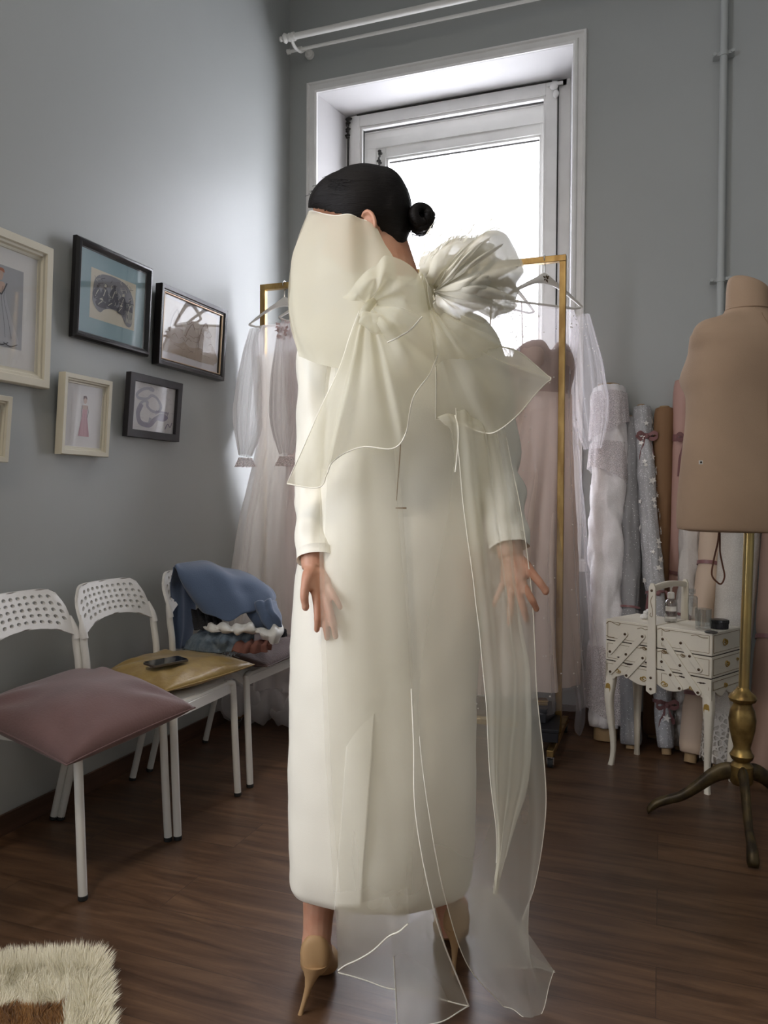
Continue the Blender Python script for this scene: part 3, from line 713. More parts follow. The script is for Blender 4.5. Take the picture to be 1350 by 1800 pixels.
cA = [G(-70, 1262, .475), G(178, 1186, .475), G(343, 1250, .475), G(117, 1352, .405)]
cushion('cushion', 'mauve velvet cushion lying on the nearest white chair', cA, .085, M_mauve, sag=.0, pinch=.04, seed=2, fold=.005, lift=.010)
cB = [G(184, 1186, .468), G(286, 1152, .468), G(447, 1171, .468), G(290, 1219, .468)]
cushion('cushion', 'gold sateen cushion lying on the middle white chair', cB, .050, M_goldc, pinch=-.04, seed=5, fold=.005, lift=.006)
cC = [G(322, 1150, .47), G(440, 1118, .47), G(560, 1128, .47), G(470, 1172, .465)]
cushion('cushion', 'dark brown plush cushion under the clothes on the farthest white chair', cC, .052, M_brown, pinch=-.03, seed=8, fold=.004)

# phone on the gold cushion
pc = G(292, 1163, .531); 
ph = thing('smartphone', 'black smartphone lying on the gold cushion', 'phone', tuple(pc), rotz=0)
pa = G(250, 1169, .531); pb_ = G(332, 1154, .531); dx = (pb_-pa).normalized(); dx = V((dx.x, dx.y, 0)).normalized(); nz = (Z+V((.04, -.04, 0))).normalized(); dy = nz.cross(dx).normalized()
def rrect(c, ax, ay, w, h, r, n=6):
    out = []
    for sx, sy, a0 in ((1, 1, 0), (-1, 1, 90), (-1, -1, 180), (1, -1, 270)):
        for k in range(n+1):
            a = math.radians(a0+90*k/n); out.append(c+ax*(sx*(w/2-r)+r*math.cos(a))+ay*(sy*(h/2-r)+r*math.sin(a)))
    return out
L_ph, W_ph = .143, .070
b = MB(); b.rings([rrect(pc+nz*o, dx, dy, L_ph-2*s, W_ph-2*s, .011) for o, s in ((-.004, .001), (-.0035, 0), (.0035, 0), (.004, .001))]); obj('phone_body', b, mat('dark_steel', (.25, .23, .20), .3, metal=.9), ph)
b = MB(); b.rings([rrect(pc+nz*o, dx, dy, L_ph-.006, W_ph-.006, .009) for o in (.0038, .0045)]); obj('screen', b, mat('black_glass', (.006, .007, .008), .08), ph, label='glossy black screen')

# ------------------------------------------------------------------ clothes piled on the far chair
M_blue = mat('slate_blue_jersey', (.085, .125, .21), .85, bump=.2, bscale=220, sheen=.3)
M_denim = mat('washed_denim', (.10, .14, .19), .9, bump=.5, bscale=300, col2=(.20, .25, .30), vscale=30)
M_wcot = mat('white_cotton', (.72, .71, .68), .85, bump=.3, bscale=60)
M_rust = mat('rust_fabric', (.20, .085, .065), .85, bump=.4, bscale=80)
M_dark = mat('charcoal_knit', (.022, .022, .026), .9, bump=.9, bscale=150)
sw = thing('sweatshirt', 'slate blue sweatshirt draped over the back of the farthest chair', 'sweatshirt', (-1.78, 2.75, .50))
g = sheet([[(305, 997, 3.00), (318, 1018, 2.97), (335, 1048, 2.95), (352, 1072, 2.94)],
           [(318, 989, 3.06), (335, 1010, 2.97), (355, 1048, 2.92), (375, 1082, 2.91)],
           [(350, 987, 3.14), (368, 1005, 3.00), (388, 1048, 2.93), (402, 1092, 2.90)],
           [(388, 994, 3.20), (405, 1010, 3.03), (420, 1045, 2.97), (430, 1078, 2.92)],
           [(425, 1004, 3.23), (440, 1018, 3.08), (452, 1042, 3.01), (458, 1068, 2.95)],
           [(455, 1018, 3.24), (468, 1028, 3.12), (477, 1040, 3.06), (476, 1056, 2.99)],
           [(470, 1032, 3.22), (480, 1040, 3.14), (486, 1048, 3.09), (484, 1058, 3.02)]], 50, 40, fold=.008, nf=3, seed=2, wr=.006, ws=9)
g2 = [[p for p in r] for r in g]
sheet_obj('body', g, M_blue, sw, solid=.006)
g = sheet([[(305, 997, 3.01), (300, 1030, 3.06), (303, 1075, 3.08), (306, 1140, 3.10)], [(325, 992, 3.08), (320, 1040, 3.12), (322, 1090, 3.12), (318, 1140, 3.12)], [(350, 990, 3.16), (345, 1040, 3.18), (342, 1090, 3.18), (335, 1140, 3.18)]], 20, 24, fold=.006, nf=2, seed=4)
sheet_obj('back_panel', g, M_blue, sw, solid=.004)
g = sheet([[(432, 1066, 2.99), (440, 1085, 2.98), (452, 1100, 2.97), (462, 1112, 2.97)], [(450, 1058, 2.94), (458, 1080, 2.91), (470, 1096, 2.90), (478, 1110, 2.92)],
           [(470, 1055, 2.95), (476, 1074, 2.90), (486, 1088, 2.91), (490, 1104, 2.94)], [(484, 1057, 3.03), (488, 1072, 3.0), (493, 1086, 2.99), (495, 1100, 3.0)]], 30, 24, fold=.010, nf=3, seed=6, wr=.008, ws=22)
sheet_obj('sleeve', g, M_blue, sw, solid=.006)
def crumple(name, label, cat, m, ribs, seed, fold=.010, nf=4, wr=.012, ws=20, solid=.005, nu=46, nv=30):
    g = sheet(ribs, nu, nv, fold=fold, nf=nf, seed=seed, wr=wr, ws=ws)
    b = MB(); b.grid(g); o = obj(name, b, m, merge=False, angle=0, solid=solid); tag(o, label, cat); return o
crumple('jeans', 'frayed washed denim folded on the farthest chair under the white shirt', 'jeans', M_denim,
        [[(318, 1140, 3.02), (335, 1120, 3.06), (352, 1108, 3.10)], [(345, 1144, 2.93), (358, 1122, 2.92), (372, 1108, 3.0)], [(385, 1148, 2.86), (392, 1124, 2.85), (402, 1110, 2.92)],
         [(415, 1143, 2.86), (420, 1120, 2.86), (425, 1108, 2.9)], [(445, 1132, 2.90), (446, 1112, 2.90), (450, 1100, 2.95)]], 3, fold=.008, nf=5, wr=.016)
b = MB()
for i in range(90):
    t = rnd.random(); p = P(322+t*95+rnd.uniform(-4, 4), 1143+4*math.sin(t*9)+rnd.uniform(-4, 4), 2.97-.11*t)
    b.tube([p, p+V((rnd.uniform(-.01, .01), rnd.uniform(-.01, .01), -.008)), p+V((rnd.uniform(-.02, .02), rnd.uniform(-.02, .01), rnd.uniform(-.018, .004)))], .0008, 4)
jf = bpy.data.objects['jeans']; obj('frayed_hem', b, mat('denim_threads', (.35, .38, .42), .9), jf, label='pale frayed threads')
crumple('shirt', 'crumpled white cotton shirt on top of the denim', 'shirt', M_wcot,
        [[(356, 1100, 2.95), (362, 1106, 2.90), (372, 1110, 2.88)], [(385, 1094, 2.93), (388, 1104, 2.86), (394, 1112, 2.86)], [(412, 1100, 2.9), (415, 1110, 2.83), (420, 1114, 2.86)],
         [(440, 1096, 2.9), (442, 1104, 2.83), (450, 1112, 2.85)], [(465, 1104, 2.9), (466, 1116, 2.84), (470, 1126, 2.86)], [(486, 1098, 2.93), (490, 1112, 2.88), (482, 1131, 2.88)], [(494, 1100, 2.98), (496, 1112, 2.95), (492, 1124, 2.94)]],
        5, fold=.010, nf=7, wr=.010)
crumple('blouse', 'rust brown crumpled blouse lying on the brown cushion', 'blouse', M_rust,
        [[(408, 1146, 2.84), (415, 1134, 2.86), (425, 1126, 2.90)], [(430, 1148, 2.82), (436, 1132, 2.82), (442, 1124, 2.88)], [(455, 1147, 2.83), (458, 1132, 2.83), (462, 1124, 2.88)], [(478, 1143, 2.88), (478, 1132, 2.87), (474, 1124, 2.92)]], 7, wr=.014)
crumple('knitted_top', 'dark charcoal knit between the denim and the sweatshirt', 'top', M_dark,
        [[(343, 1108, 3.0), (340, 1090, 3.05), (338, 1072, 3.1)], [(360, 1106, 2.94), (358, 1088, 2.98), (356, 1072, 3.04)], [(378, 1100, 2.93), (376, 1090, 2.96), (372, 1080, 3.0)], [(392, 1098, 2.93), (390, 1092, 2.95), (388, 1086, 2.98)]], 9, wr=.008)
crumple('scarf', 'dark navy folded cloth peeking out at the right of the pile', 'scarf', M_dark,
        [[(488, 1100, 2.98), (490, 1110, 2.97), (492, 1120, 2.97)], [(494, 1102, 2.98), (497, 1110, 2.97), (498, 1120, 2.97)], [(500, 1106, 3.0), (501, 1112, 3.0), (500, 1118, 3.0)]], 11, wr=.004, nu=14, nv=12)

# ------------------------------------------------------------------ gold clothes rack
rx0, rx1, ry, rt = -1.895, -.402, 3.42, 2.155
rack = thing('clothes_rack', 'tall gold square tube clothes rack on castors in front of the window', 'clothes rack', ((rx0+rx1)/2, ry, 0))
b = MB(); b.box((rx0, ry-.014, rt-.028), (rx1, ry+.014, rt)); obj('top_rail', b, M_gold, rack, bevel=.002)
for x in (rx0, rx1):
    s_ = -1 if x == rx1 else 1
    b = MB(); b.box((min(x, x+.028*s_), ry-.014, .075), (max(x, x+.028*s_), ry+.014, rt-.028)); obj('upright', b, M_gold, rack, bevel=.002)
    b = MB(); b.box((min(x, x+.028*s_), ry-.27, .048), (max(x, x+.028*s_), ry+.27, .075)); ft = obj('foot_bar', b, M_gold, rack, bevel=.002)
    for yy in (ry-.25, ry+.25):
        b = MB(); xc = x+.014*s_
        b.tube([(xc-.010, yy, .020), (xc+.010, yy, .020)], .020, 16); b.mi = 1
        b.box((xc-.015, yy-.012, .018), (xc-.011, yy+.012, .045)); b.box((xc+.011, yy-.012, .018), (xc+.015, yy+.012, .045)); b.box((xc-.015, yy-.014, .042), (xc+.015, yy+.014, .048))
        obj('castor', b, [M_rubber, M_chrome], ft)
b = MB(); b.box((rx0+.028, ry-.014, .075), (rx1-.028, ry+.014, .100)); obj('bottom_rail', b, M_gold, rack, bevel=.002)
b = MB(); b.box((rx0+.028, ry+.10, .050), (rx1-.028, ry+.125, .075)); obj('bottom_rail', b, M_gold, rack, bevel=.002)
# things on the rack's base
def simple_box(name, label, cat, px, py, z, w, d, h, m, rot=0, lid=None):
    c = G(px, py, z); root = thing(name, label, cat, (c.x, c.y, z), rot)
    b = MB(); b.box((-w/2, -d/2, 0), (w/2, d/2, h*.72)); obj('box_base', b, m, root, local=True, bevel=.003)
    b = MB(); b.box((-w/2-.003, -d/2-.003, h*.72), (w/2+.003, d/2+.003, h)); obj('lid', b, lid or m, root, local=True, bevel=.003)
    return root
simple_box('shoe_box', 'black flat box on the base of the gold rack', 'box', 948, 1290, .10, .16, .22, .055, mat('black_card', (.016, .016, .02), .5), .1)
simple_box('gift_box', 'small black box stacked on the flat box on the rack base', 'box', 948, 1262, .156, .10, .14, .06, mat('black_card', (.016, .016, .02), .5), -.15)
simple_box('jewelry_box', 'tiny gold box on top of the black boxes at the rack base', 'box', 952, 1238, .217, .045, .05, .022, M_gold, .3)

# ------------------------------------------------------------------ hangers and gowns
M_hang = mat('white_lacquer_hanger', (.80, .78, .74), .35)
def hanger(label, c, a, half, ornament=True):
    """c: hook top on the rail, a: direction of the arms in plan, half: half width"""
    root = thing('coat_hanger', label, 'coat hanger', (c.x, c.y, c.z), group='white coat hangers on the gold rack')
    d = V((math.cos(a), math.sin(a), 0)); n = V((-math.sin(a), math.cos(a), 0))
    b = MB(); R_ = .019
    pts = [c+Z*.018+n*0+V((0, -R_*math.cos(t), R_*math.sin(t)-.018)) for t in [math.radians(k) for k in range(-30, 181, 15)]]
    pts += [c+V((0, .0, -.045)), c+V((0, 0, -.095))]
    b.tube(pts[::-1][:1]+[c+V((0, 0, -.045)), c+V((0, .012, -.022))]+[c+V((0, R_*math.cos(t), R_*math.sin(t)-.014)) for t in [math.radians(k) for k in range(-30, 211, 15)]], .0022, 8)
    obj('hook', b, M_chrome, root)
    b = MB(); R2 = []
    for k in range(-14, 15):
        t = k/14; z = -.095-.020*abs(t)-.085*abs(t)**1.35; hgt = .030*(1-abs(t)*.62)+.018*math.exp(-(t/.16)**2); th = .007+.003*(1-abs(t))
        p = c+d*(t*half)+V((0, 0, z))
        R2.append([p+n*th*math.cos(q)+Z*(hgt/2*math.sin(q)) for q in [2*pi*j/12 for j in range(12)]])
    b.rings(R2); obj('arms', b, M_hang, root)
    b = MB(); b.tube([c+d*(-half*.96)+Z*-.203, c+d*(-half*.8)+Z*-.212, c+d*(half*.8)+Z*-.212, c+d*(half*.96)+Z*-.203], .0055, 8); obj('trouser_bar', b, M_hang, root)
    if ornament:
        b = MB(); cc = c+Z*-.100-n*.010*(1 if n.dot(Fh) > 0 else -1)
        for k, (an, ln) in enumerate([(40, .022), (80, .016), (150, .018), (220, .014), (300, .020), (10, .014)]):
            u = d*math.cos(math.radians(an))+Z*math.sin(math.radians(an)); w = u.cross(n)
            b.poly([cc+u*.003-w*.002, cc+u*ln*.5+w*.004, cc+u*ln, cc+u*ln*.5-w*.004], n*-.0015)
        obj('ornament', b, mat('dark_bronze_print', (.07, .04, .015), .5), root, label='dark leaf shaped mark')
    return root, d, n
def ring_gown(rings, nfold, seed, amp=1.0, nphi=140, nz=50, tw=0.0):
    """rings: (centre, half width vector, half depth vector, fold amplitude) top to bottom"""
    C_ = crom([r[0] for r in rings], nz); A_ = crom([r[1] for r in rings], nz); B_ = crom([r[2] for r in rings], nz); F_ = crom([V((r[3], 0, 0)) for r in rings], nz)
    g = []
    for i in range(nz):
        row = []
        for k in range(nphi):
            a = 2*pi*k/nphi; f = F_[i].x*amp
            w = 1+f*(math.sin(a*nfold+seed+.6*math.sin(i/nz*3+a))*.6+.4*math.sin(a*nfold*1.7+seed*2+math.sin(i/nz*4)))
            p = C_[i]+A_[i]*math.cos(a)*w+B_[i]*math.sin(a)*w
            p.x = max(p.x, WX+.012)
            row.append(p+V((wrink(p, 9, .004), wrink(p+V((5, 0, 0)), 9, .004), 0)))
        g.append(row)
    return g
def ring_obj(name, g, m, parent, label=None, **k):
    b = MB(); b.grid(g, closed_v=True); return obj(name, b, m, parent, label=label, angle=0, merge=False, **k)
M_pearl = sheer('pearl_tulle', (.78, .74, .76), .17, .55, edge=.35)
M_blush = sheer('blush_satin', (.80, .69, .62), .92, .35, edge=.2)
M_blush2 = mat('dusty_blush_bodice', (.50, .37, .32), .6, sheen=.2)
M_bead = mat('pearl_beads', (.80, .76, .70), .25)
hc = OY(963, 447, ry); hc.z = rt+.006
H1, hd, hn = hanger('white hanger with dark leaf mark, holding the pearl dotted gown', V((-.495, ry, rt+.004)), math.radians(44), .205)
c = V((-.495, ry, 0))+hn*.045+hd*.035
gw = thing('evening_gown', 'pearl dotted tulle gown over blush satin on the right of the gold rack', 'gown', (c.x, c.y, .20))
def at(dx, z, dn=0.0): return c+hd*dx+hn*dn+Z*z
# blush lining gown inside
rg = [(at(-.02, 1.60), hd*.150, hn*.055, .02), (at(-.02, 1.50), hd*.148, hn*.07, .02), (at(-.02, 1.42), hd*.145, hn*.075, .02)]
def bodice():
    g = []; n = 120; m = 26
    for i in range(m):
        v = i/(m-1); row = []
        for k in range(n):
            a = 2*pi*k/n; x = math.cos(a); y = math.sin(a)
            top = 1.790-.040*math.exp(-(x/.16)**2)-.05*abs(x)**5+(.0 if y < 0 else -.03)   # sweetheart neckline
            z = top+(1.560-top)*v
            w = .150+.012*math.sin(pi*min(1, v*1.2)); dd = .060+.030*math.sin(pi*min(1, v*1.4))*abs(math.cos(2*a*.5))
            cup = .018*math.exp(-((abs(x)-.5)/.3)**2)*math.sin(pi*min(1, v*1.5))*(1 if y < 0 else 0)
            row.append(at(-.01+x*w, z, y*dd-cup))
        g.append(row)
    return g
ring_obj('bodice', bodice(), M_blush2, gw, solid=.004)
g = ring_gown([(at(-.01, 1.565), hd*.150, hn*.075, .03), (at(-.02, 1.30), hd*.170, hn*.08, .06), (at(-.06, .90), hd*.215, hn*.095, .20), (at(-.09, .50), hd*.25, hn*.12, .24), (at(-.10, .27), hd*.265, hn*.14, .24)], 9, 1.3)
ring_obj('lining_skirt', g, M_blush, gw)
# tulle bodice, skirt and sleeves
ov = ring_gown([(at(0, 1.955), hd*.155, hn*.03, .02), (at(0, 1.86), hd*.185, hn*.07, .03), (at(0, 1.70), hd*.165, hn*.085, .03), (at(0, 1.50), hd*.162, hn*.085, .04), (at(-.02, 1.1), hd*.225, hn*.10, .07), (at(-.04, .70), hd*.28, hn*.13, .10), (at(-.05, .35), hd*.32, hn*.18, .13), (at(-.05, .19), hd*.335, hn*.19, .15)], 11, 2.1, nphi=180)
ring_obj('overskirt', ov, M_pearl, gw)
b = MB()
r2 = random.Random(3)
for i in range(230):
    row = ov[r2.randrange(1, 50)]; p = row[r2.randrange(180)]
    if (p-at(0, p.z)).dot(hn) > .02 and r2.random() < .7: continue
    s_ = .0028+.0010*r2.random(); b.ell(p, V((s_, 0, 0)), V((0, s_, 0)), V((0, 0, s_)), 6, 4)
obj('pearls', b, M_bead, gw, kind='stuff')
def sleeve_rings(p0, p1, r0, rm, r1, n=5, droop=V((0, 0, 0))):
    p0, p1 = V(p0), V(p1); t = (p1-p0).normalized(); x = t.orthogonal().normalized(); y = t.cross(x); out = []
    for k in range(n):
        u = k/(n-1); r = r0+(rm-r0)*math.sin(pi*min(.5, u*.8))*1.0 if u < .65 else rm+(r1-rm)*((u-.65)/.35)**1.6
        out.append((p0+(p1-p0)*u+droop*math.sin(pi*u), x*r, y*r, .05+.07*u))
    return out
s1 = ring_gown(sleeve_rings(at(.20, 1.935), at(.275, 1.33), .035, .085, .035, 7), 12, .7, nphi=120)
ring_obj('sleeve', s1, M_pearl, gw)
s2 = ring_gown(sleeve_rings(at(-.20, 1.935), at(-.27, 1.36, -.02), .035, .085, .035, 7), 12, 2.7, nphi=120)
ring_obj('sleeve', s2, M_pearl, gw)
b = MB()
for row in (s1, s2):
    for i in range(55):
        p = row[r2.randrange(2, 50)][r2.randrange(120)]; s_ = .0024; b.ell(p, V((s_, 0, 0)), V((0, s_, 0)), V((0, 0, s_)), 6, 4)
obj('sleeve_pearls', b, M_bead, gw, kind='stuff')
# satin tail end hanging below the hem
g = sheet([[(1008, 1180, 3.48), (1012, 1240, 3.46), (1010, 1280, 3.45), (1016, 1291, 3.45)], [(1020, 1180, 3.46), (1022, 1240, 3.43), (1020, 1280, 3.43), (1018, 1293, 3.44)], [(1033, 1180, 3.48), (1030, 1240, 3.47), (1028, 1270, 3.46), (1021, 1291, 3.45)]], 14, 16)
sheet_obj('trailing_tulle', g, sheer('lilac_tulle', (.62, .60, .64), .35), gw)

# second blush gown hanging behind it
H2, hd2, hn2 = hanger('white hanger half hidden behind the right shoulder bow', V((-.66, ry, rt+.004)), math.radians(60), .19, False)
c2 = V((-.66, ry, 0)); gw2 = thing('evening_gown', 'plain blush gown hanging behind the pearl dotted gown', 'gown', (c2.x, c2.y, .2))
def at2(dx, z, dn=0.0): return c2+hd2*dx+hn2*dn+Z*z
g = ring_gown([(at2(0, 1.72), hd2*.14, hn2*.05, .03), (at2(0, 1.45), hd2*.14, hn2*.06, .05), (at2(0, 1.1), hd2*.18, hn2*.09, .10), (at2(0, .7), hd2*.21, hn2*.12, .14), (at2(0, .30), hd2*.24, hn2*.14, .16)], 8, 4.2)
ring_obj('skirt', g, mat('pale_blush_crepe', (.74, .66, .59), .7), gw2)
for s_ in (-1, 1):
    b = MB(); b.tube([at2(s_*.10, 1.71), at2(s_*.11, 1.80), at2(s_*.10, 1.985)], .004, 6, smooth=3); obj('strap', b, mat('pale_blush_crepe', (.74, .66, .59), .7), gw2)

# left gowns: long sleeved white tulle and a pink-white lace one
M_tulW = sheer('white_tulle', (.92, .90, .90), .36, .55, edge=.35)
M_tulW2 = sheer('white_tulle_dense', (.92, .90, .90), .50, .5, edge=.3)
M_lace = sheer('pink_white_lace', (.80, .72, .71), .35, .5, lace=True, sscale=140, sthr=.10)
def left_gown(label, hl, X, a, y0, hem, cm, w0, w1, seed, pink):
    cc = V((X, ry, 0)); h, d_, n_ = hanger(hl, V((X, ry, rt+.004)), a, .19, False)
    r = thing('wedding_gown', label, 'gown', (cc.x, cc.y, hem))
    def A_(dx, z, dn=0.0): return cc+d_*dx+n_*dn+Z*z
    lin = ring_gown([(A_(0, 1.80), d_*.14, n_*.06, .02), (A_(0, 1.55), d_*.14, n_*.08, .03), (A_(0, 1.35), d_*.13, n_*.08, .03), (A_(0, 1.0), d_*w0*.75, n_*w0*.6, .06), (A_(0, .6), d_*w0, n_*w0*.8, .09), (A_(0, hem+.06), d_*w1*.85, n_*w1*.7, .12)], 9, seed)
    ring_obj('lining', lin, cm, r)
    ov_ = ring_gown([(A_(0, 1.95), d_*.13, n_*.03, .02), (A_(0, 1.86), d_*.17, n_*.06, .03), (A_(0, 1.6), d_*.155, n_*.09, .03), (A_(0, 1.36), d_*.14, n_*.09, .05), (A_(0, 1.0), d_*w0*.9, n_*w0*.75, .08), (A_(0, .6), d_*w0*1.15, n_*w0*1.0, .10), (A_(0, hem+.12), d_*w1, n_*w1*.9, .12), (A_(0, hem), d_*w1*1.04, n_*w1*.95, .16)], 13, seed+1, nphi=180)
    ring_obj('overskirt', ov_, M_tulW, r)
    for s_ in (-1, 1):
        sl = ring_gown(sleeve_rings(A_(s_*.150, 1.93), A_(s_*.165, 1.30, -.09), .035, .075, .030, 7), 14, seed+s_, nphi=130)
        so = ring_obj('sleeve', sl, M_tulW2, r)
        b = MB(); e = A_(s_*.165, 1.29, -.09)
        cf = ring_gown([(e, d_*.032, n_*.032, .05), (e+Z*-.02, d_*.038, n_*.038, .10), (e+Z*-.045, d_*.050, n_*.050, .18)], 11, seed, nphi=90, nz=10)
        b.grid(cf, closed_v=True); obj('lace_cuff', b, M_lace, so, merge=False)
    return r, A_
left_gown('white long sleeved tulle gown at the left end of the gold rack', 'white hanger at the left end of the gold rack', -1.765, math.radians(5), ry, .22, sheer('ivory_lining', (.90, .87, .82), .78, .60, edge=.2), .24, .33, 1.0, False)
r_, A_ = left_gown('lace sleeved white gown with pink shoulder trim beside the dress back', 'second white hanger from the left end of the gold rack', -1.585, math.radians(35), ry, .20, sheer('pale_pink_lining', (.90, .80, .77), .78, .60, edge=.2), .19, .25, 4.0, True)
b = MB(); r3 = random.Random(9)
for s_ in (-1, 1):
    for i in range(70):
        p = A_(s_*(.155+r3.uniform(-.035, .045)), 1.92+r3.uniform(-.06, .02), r3.uniform(-.06, .04)); t = V((r3.uniform(-1, 1), r3.uniform(-1, 1), r3.uniform(-1, 1))).normalized()*.012; u = t.orthogonal()*.6
        b.add([p-t, p+u, p+t, p-u], [(0, 1, 2, 3)])
obj('petal_trim', b, mat('pink_white_petals', (.72, .56, .56), .8), r_, smooth=False, kind='stuff')
# crumpled tulle bundle lying under the left gowns
b = MB()
cb = V((-1.62, 3.25, .0))
for k in range(5):
    rr = []
    for i in range(16):
        v = i/15; row = []
        for j in range(60):
            a = 2*pi*j/60; w = .22*math.sin(pi*(.12+.80*v))*(1+.16*math.sin(a*7+k)+.1*math.sin(a*13+k*2))
            row.append(cb+V((.14*(k-2)+math.cos(a)*w*.8, math.sin(a)*w*.5+.02*k, .03+.20*v*(1-.1*k)+.02*math.sin(a*5+k))))
        rr.append(row)
    b.grid(rr, closed_v=True)
tag(obj('tulle_bundle', b, M_tulW2, merge=False, angle=0), 'loose bundle of white tulle on the floor under the left gowns', 'tulle')

# ------------------------------------------------------------------ fabric rolls leaning on the back wall
M_kraft = mat('kraft_tube', (.34, .23, .12), .8, bump=.15, bscale=50)
M_rib = mat('mauve_satin_ribbon', (.23, .105, .105), .4, sheen=.2)
def bow(b, c, n, s=1.0, tails=.12, seed=0):
    rr = random.Random(seed); x = V((Rh.x, Rh.y, 0)); 
    for sg in (-1, 1):
        pts = [c, c+x*sg*.030*s+Z*.018*s+n*.012, c+x*sg*.050*s+Z*.004+n*.014, c+x*sg*.030*s-Z*.012*s+n*.008, c]
        p = crom(pts, 18); b.grid([[q+Z*.009*s for q in p], [q-Z*.009*s for q in p]])
        pts = [c, c+x*sg*.012*s-Z*.04*s+n*.008, c+x*sg*(.020+.01*rr.random())*s-Z*tails*.6+n*.006, c+x*sg*(.016+.02*rr.random())*s-Z*tails*(.8+.4*rr.random())+n*.004]
        p = crom(pts, 16); b.grid([[q+x*.008*s for q in p], [q-x*.008*s for q in p]])
    b.ell(c+n*.008, x*.010*s, n*.008, Z*.011*s, 10, 8)
def roll(label, bot, top, r, m, wob=.05, core=.012, taper=1.0, ribbons=(), lace=None, seed=0, topfrill=False, r_core=None, axis_pts=None, opencore=True, name='fabric_roll', lumps=9):
    """leaning bolt: bot / top are points of the axis"""
    bot = V(bot); top = V(top); L = (top-bot).length; t = (top-bot).normalized()
    root = thing(name, label, 'fabric roll', (bot.x, bot.y, 0), group='fabric rolls leaning on the back wall')
    x = t.cross(V((0, 1, 0))).normalized(); y = x.cross(t)
    pts = [bot+t*core_len for core_len in ()]
    R_ = []; n = 40; m_ = 60
    for i in range(m_+1):
        v = i/m_; c = bot+t*(core+(L-core)*v); row = []
        rb = 1.0
        for (rv, *_x) in ribbons: rb -= .14*math.exp(-((v-rv)/.018)**2)
        rad = r*(taper+(1-taper)*v)*rb*(1-.12*math.exp(-v/.01)-.10*math.exp(-(1-v)/.01))
        for k in range(n):
            a = 2*pi*k/n
            spiral = .05*((a/(2*pi)+.3) % 1.0)
            w = 1+wob*(noise.noise(V((math.cos(a)*1.6+seed, math.sin(a)*1.6, v*lumps)))*1.0+.4*noise.noise(V((math.cos(a)*4+seed, math.sin(a)*4, v*lumps*2.6))))+spiral*.5
            row.append(c+(x*math.cos(a)+y*math.sin(a))*rad*w)
        R_.append(row)
    b = MB(); b.rings(R_, caps=False)
    # rolled end, recessed around the core
    for ends, sg in ((R_[-1], 1), (R_[0], -1)):
        cc = sum(ends, V((0, 0, 0)))/n
        b.grid([ends, [cc+(p-cc)*.8+t*.004*sg for p in ends], [cc+(p-cc)*.45-t*.004*sg for p in ends]], closed_v=True)
    obj('fabric', b, m, root, angle=0)
    rc = r_core or r*.5
    b = MB(); e0 = bot; e1 = top+t*(.012)
    b.rings([[e+(x*math.cos(a)+y*math.sin(a))*q for a in [2*pi*k/24 for k in range(24)]] for e, q in ((e0+t*.01, rc*.8), (e0, rc*.82), (e0, rc), (e1, rc), (e1, rc*.82), (e1-t*.03, rc*.8))])
    obj('cardboard_core', b, M_kraft, root)
    for (rv, kind, *ex) in ribbons:
        c = bot+t*(core+(L-core)*rv); rr = r*(taper+(1-taper)*rv)*.90
        tilt_ = ex[0] if ex else 0
        b = MB(); hw = ex[1] if len(ex) > 1 else .009
        def rp(a, o, q): return c+(x*math.cos(a)+y*math.sin(a))*(rr+q)+t*(o+tilt_*math.cos(a))
        aa = [2*pi*k/40 for k in range(40)]
        b.rings([[rp(a, -hw, .003) for a in aa], [rp(a, -hw, .006) for a in aa], [rp(a, hw, .006) for a in aa], [rp(a, hw, .003) for a in aa]], caps=False)
        if kind == 'bow':
            cc = c-Fh*(rr+.006); bow(b, cc, -Fh, 1.0, ex[2] if len(ex) > 2 else .12, seed)
        if kind == 'loop':
            cc = c-Fh*(rr+.006); X_ = Rh
            for sg in (-1, 1):
                p = crom([cc, cc+X_*sg*.035+Z*.012, cc+X_*sg*.050-Z*.06, cc+X_*sg*.042-Z*.13], 16); b.grid([[q+X_*.006 for q in p], [q-X_*.006 for q in p]])
            b.ell(cc, X_*.012, Fh*.01, Z*.01, 10, 8)
        obj('ribbon', b, M_rib, root, angle=50)
    return root, bot, top, t, x, y, r
def wtop(px, py, r): p = OY(px, py, WY-r-.004); return p
M_lacew = speckled('white_lace_cloth', (.84, .81, .82), (.93, .92, .93), 260, .30, .8, bump=1.0, bs=30)
M_spark = speckled('grey_sequin_tulle', (.27, .265, .27), (.85, .85, .85), 90, .14, .55, alpha_metal=.3)
M_star = speckled('silver_organza', (.42, .42, .43), (.80, .80, .82), 130, .24, .45, alpha_metal=.25, bump=.8, bs=26)
M_kb = mat('caramel_fabric', (.23, .125, .060), .75, bump=.1, bscale=30)
M_pinkr = mat('dusty_pink_satin', (.48, .29, .245), .6, bump=.12, bscale=24)
M_fluff = mat('white_fluffy_fabric', (.60, .56, .52), .9, bump=1.0, bscale=70)
M_peach = mat('pale_peach_fabric', (.58, .45, .34), .7, bump=.1, bscale=30)
M_lace3 = speckled('cream_lace_cloth', (.56, .52, .46), (.66, .63, .57), 240, .33, .85, bump=.9, bs=36)
M_tanpk = mat('tan_pink_fabric', (.34, .22, .17), .7, bump=.15, bscale=24)
B0 = G(1064, 1300)
ra = roll('widest white lace fabric roll beside the gold rack', B0, wtop(1070, 682, .075), .075, M_lacew, wob=.30, core=.06, seed=1, r_core=.052, lumps=12)
M_lacewrap = sheer('white_lace_net', (.80, .76, .77), .35, .45, lace=True, sscale=150, sthr=.10)
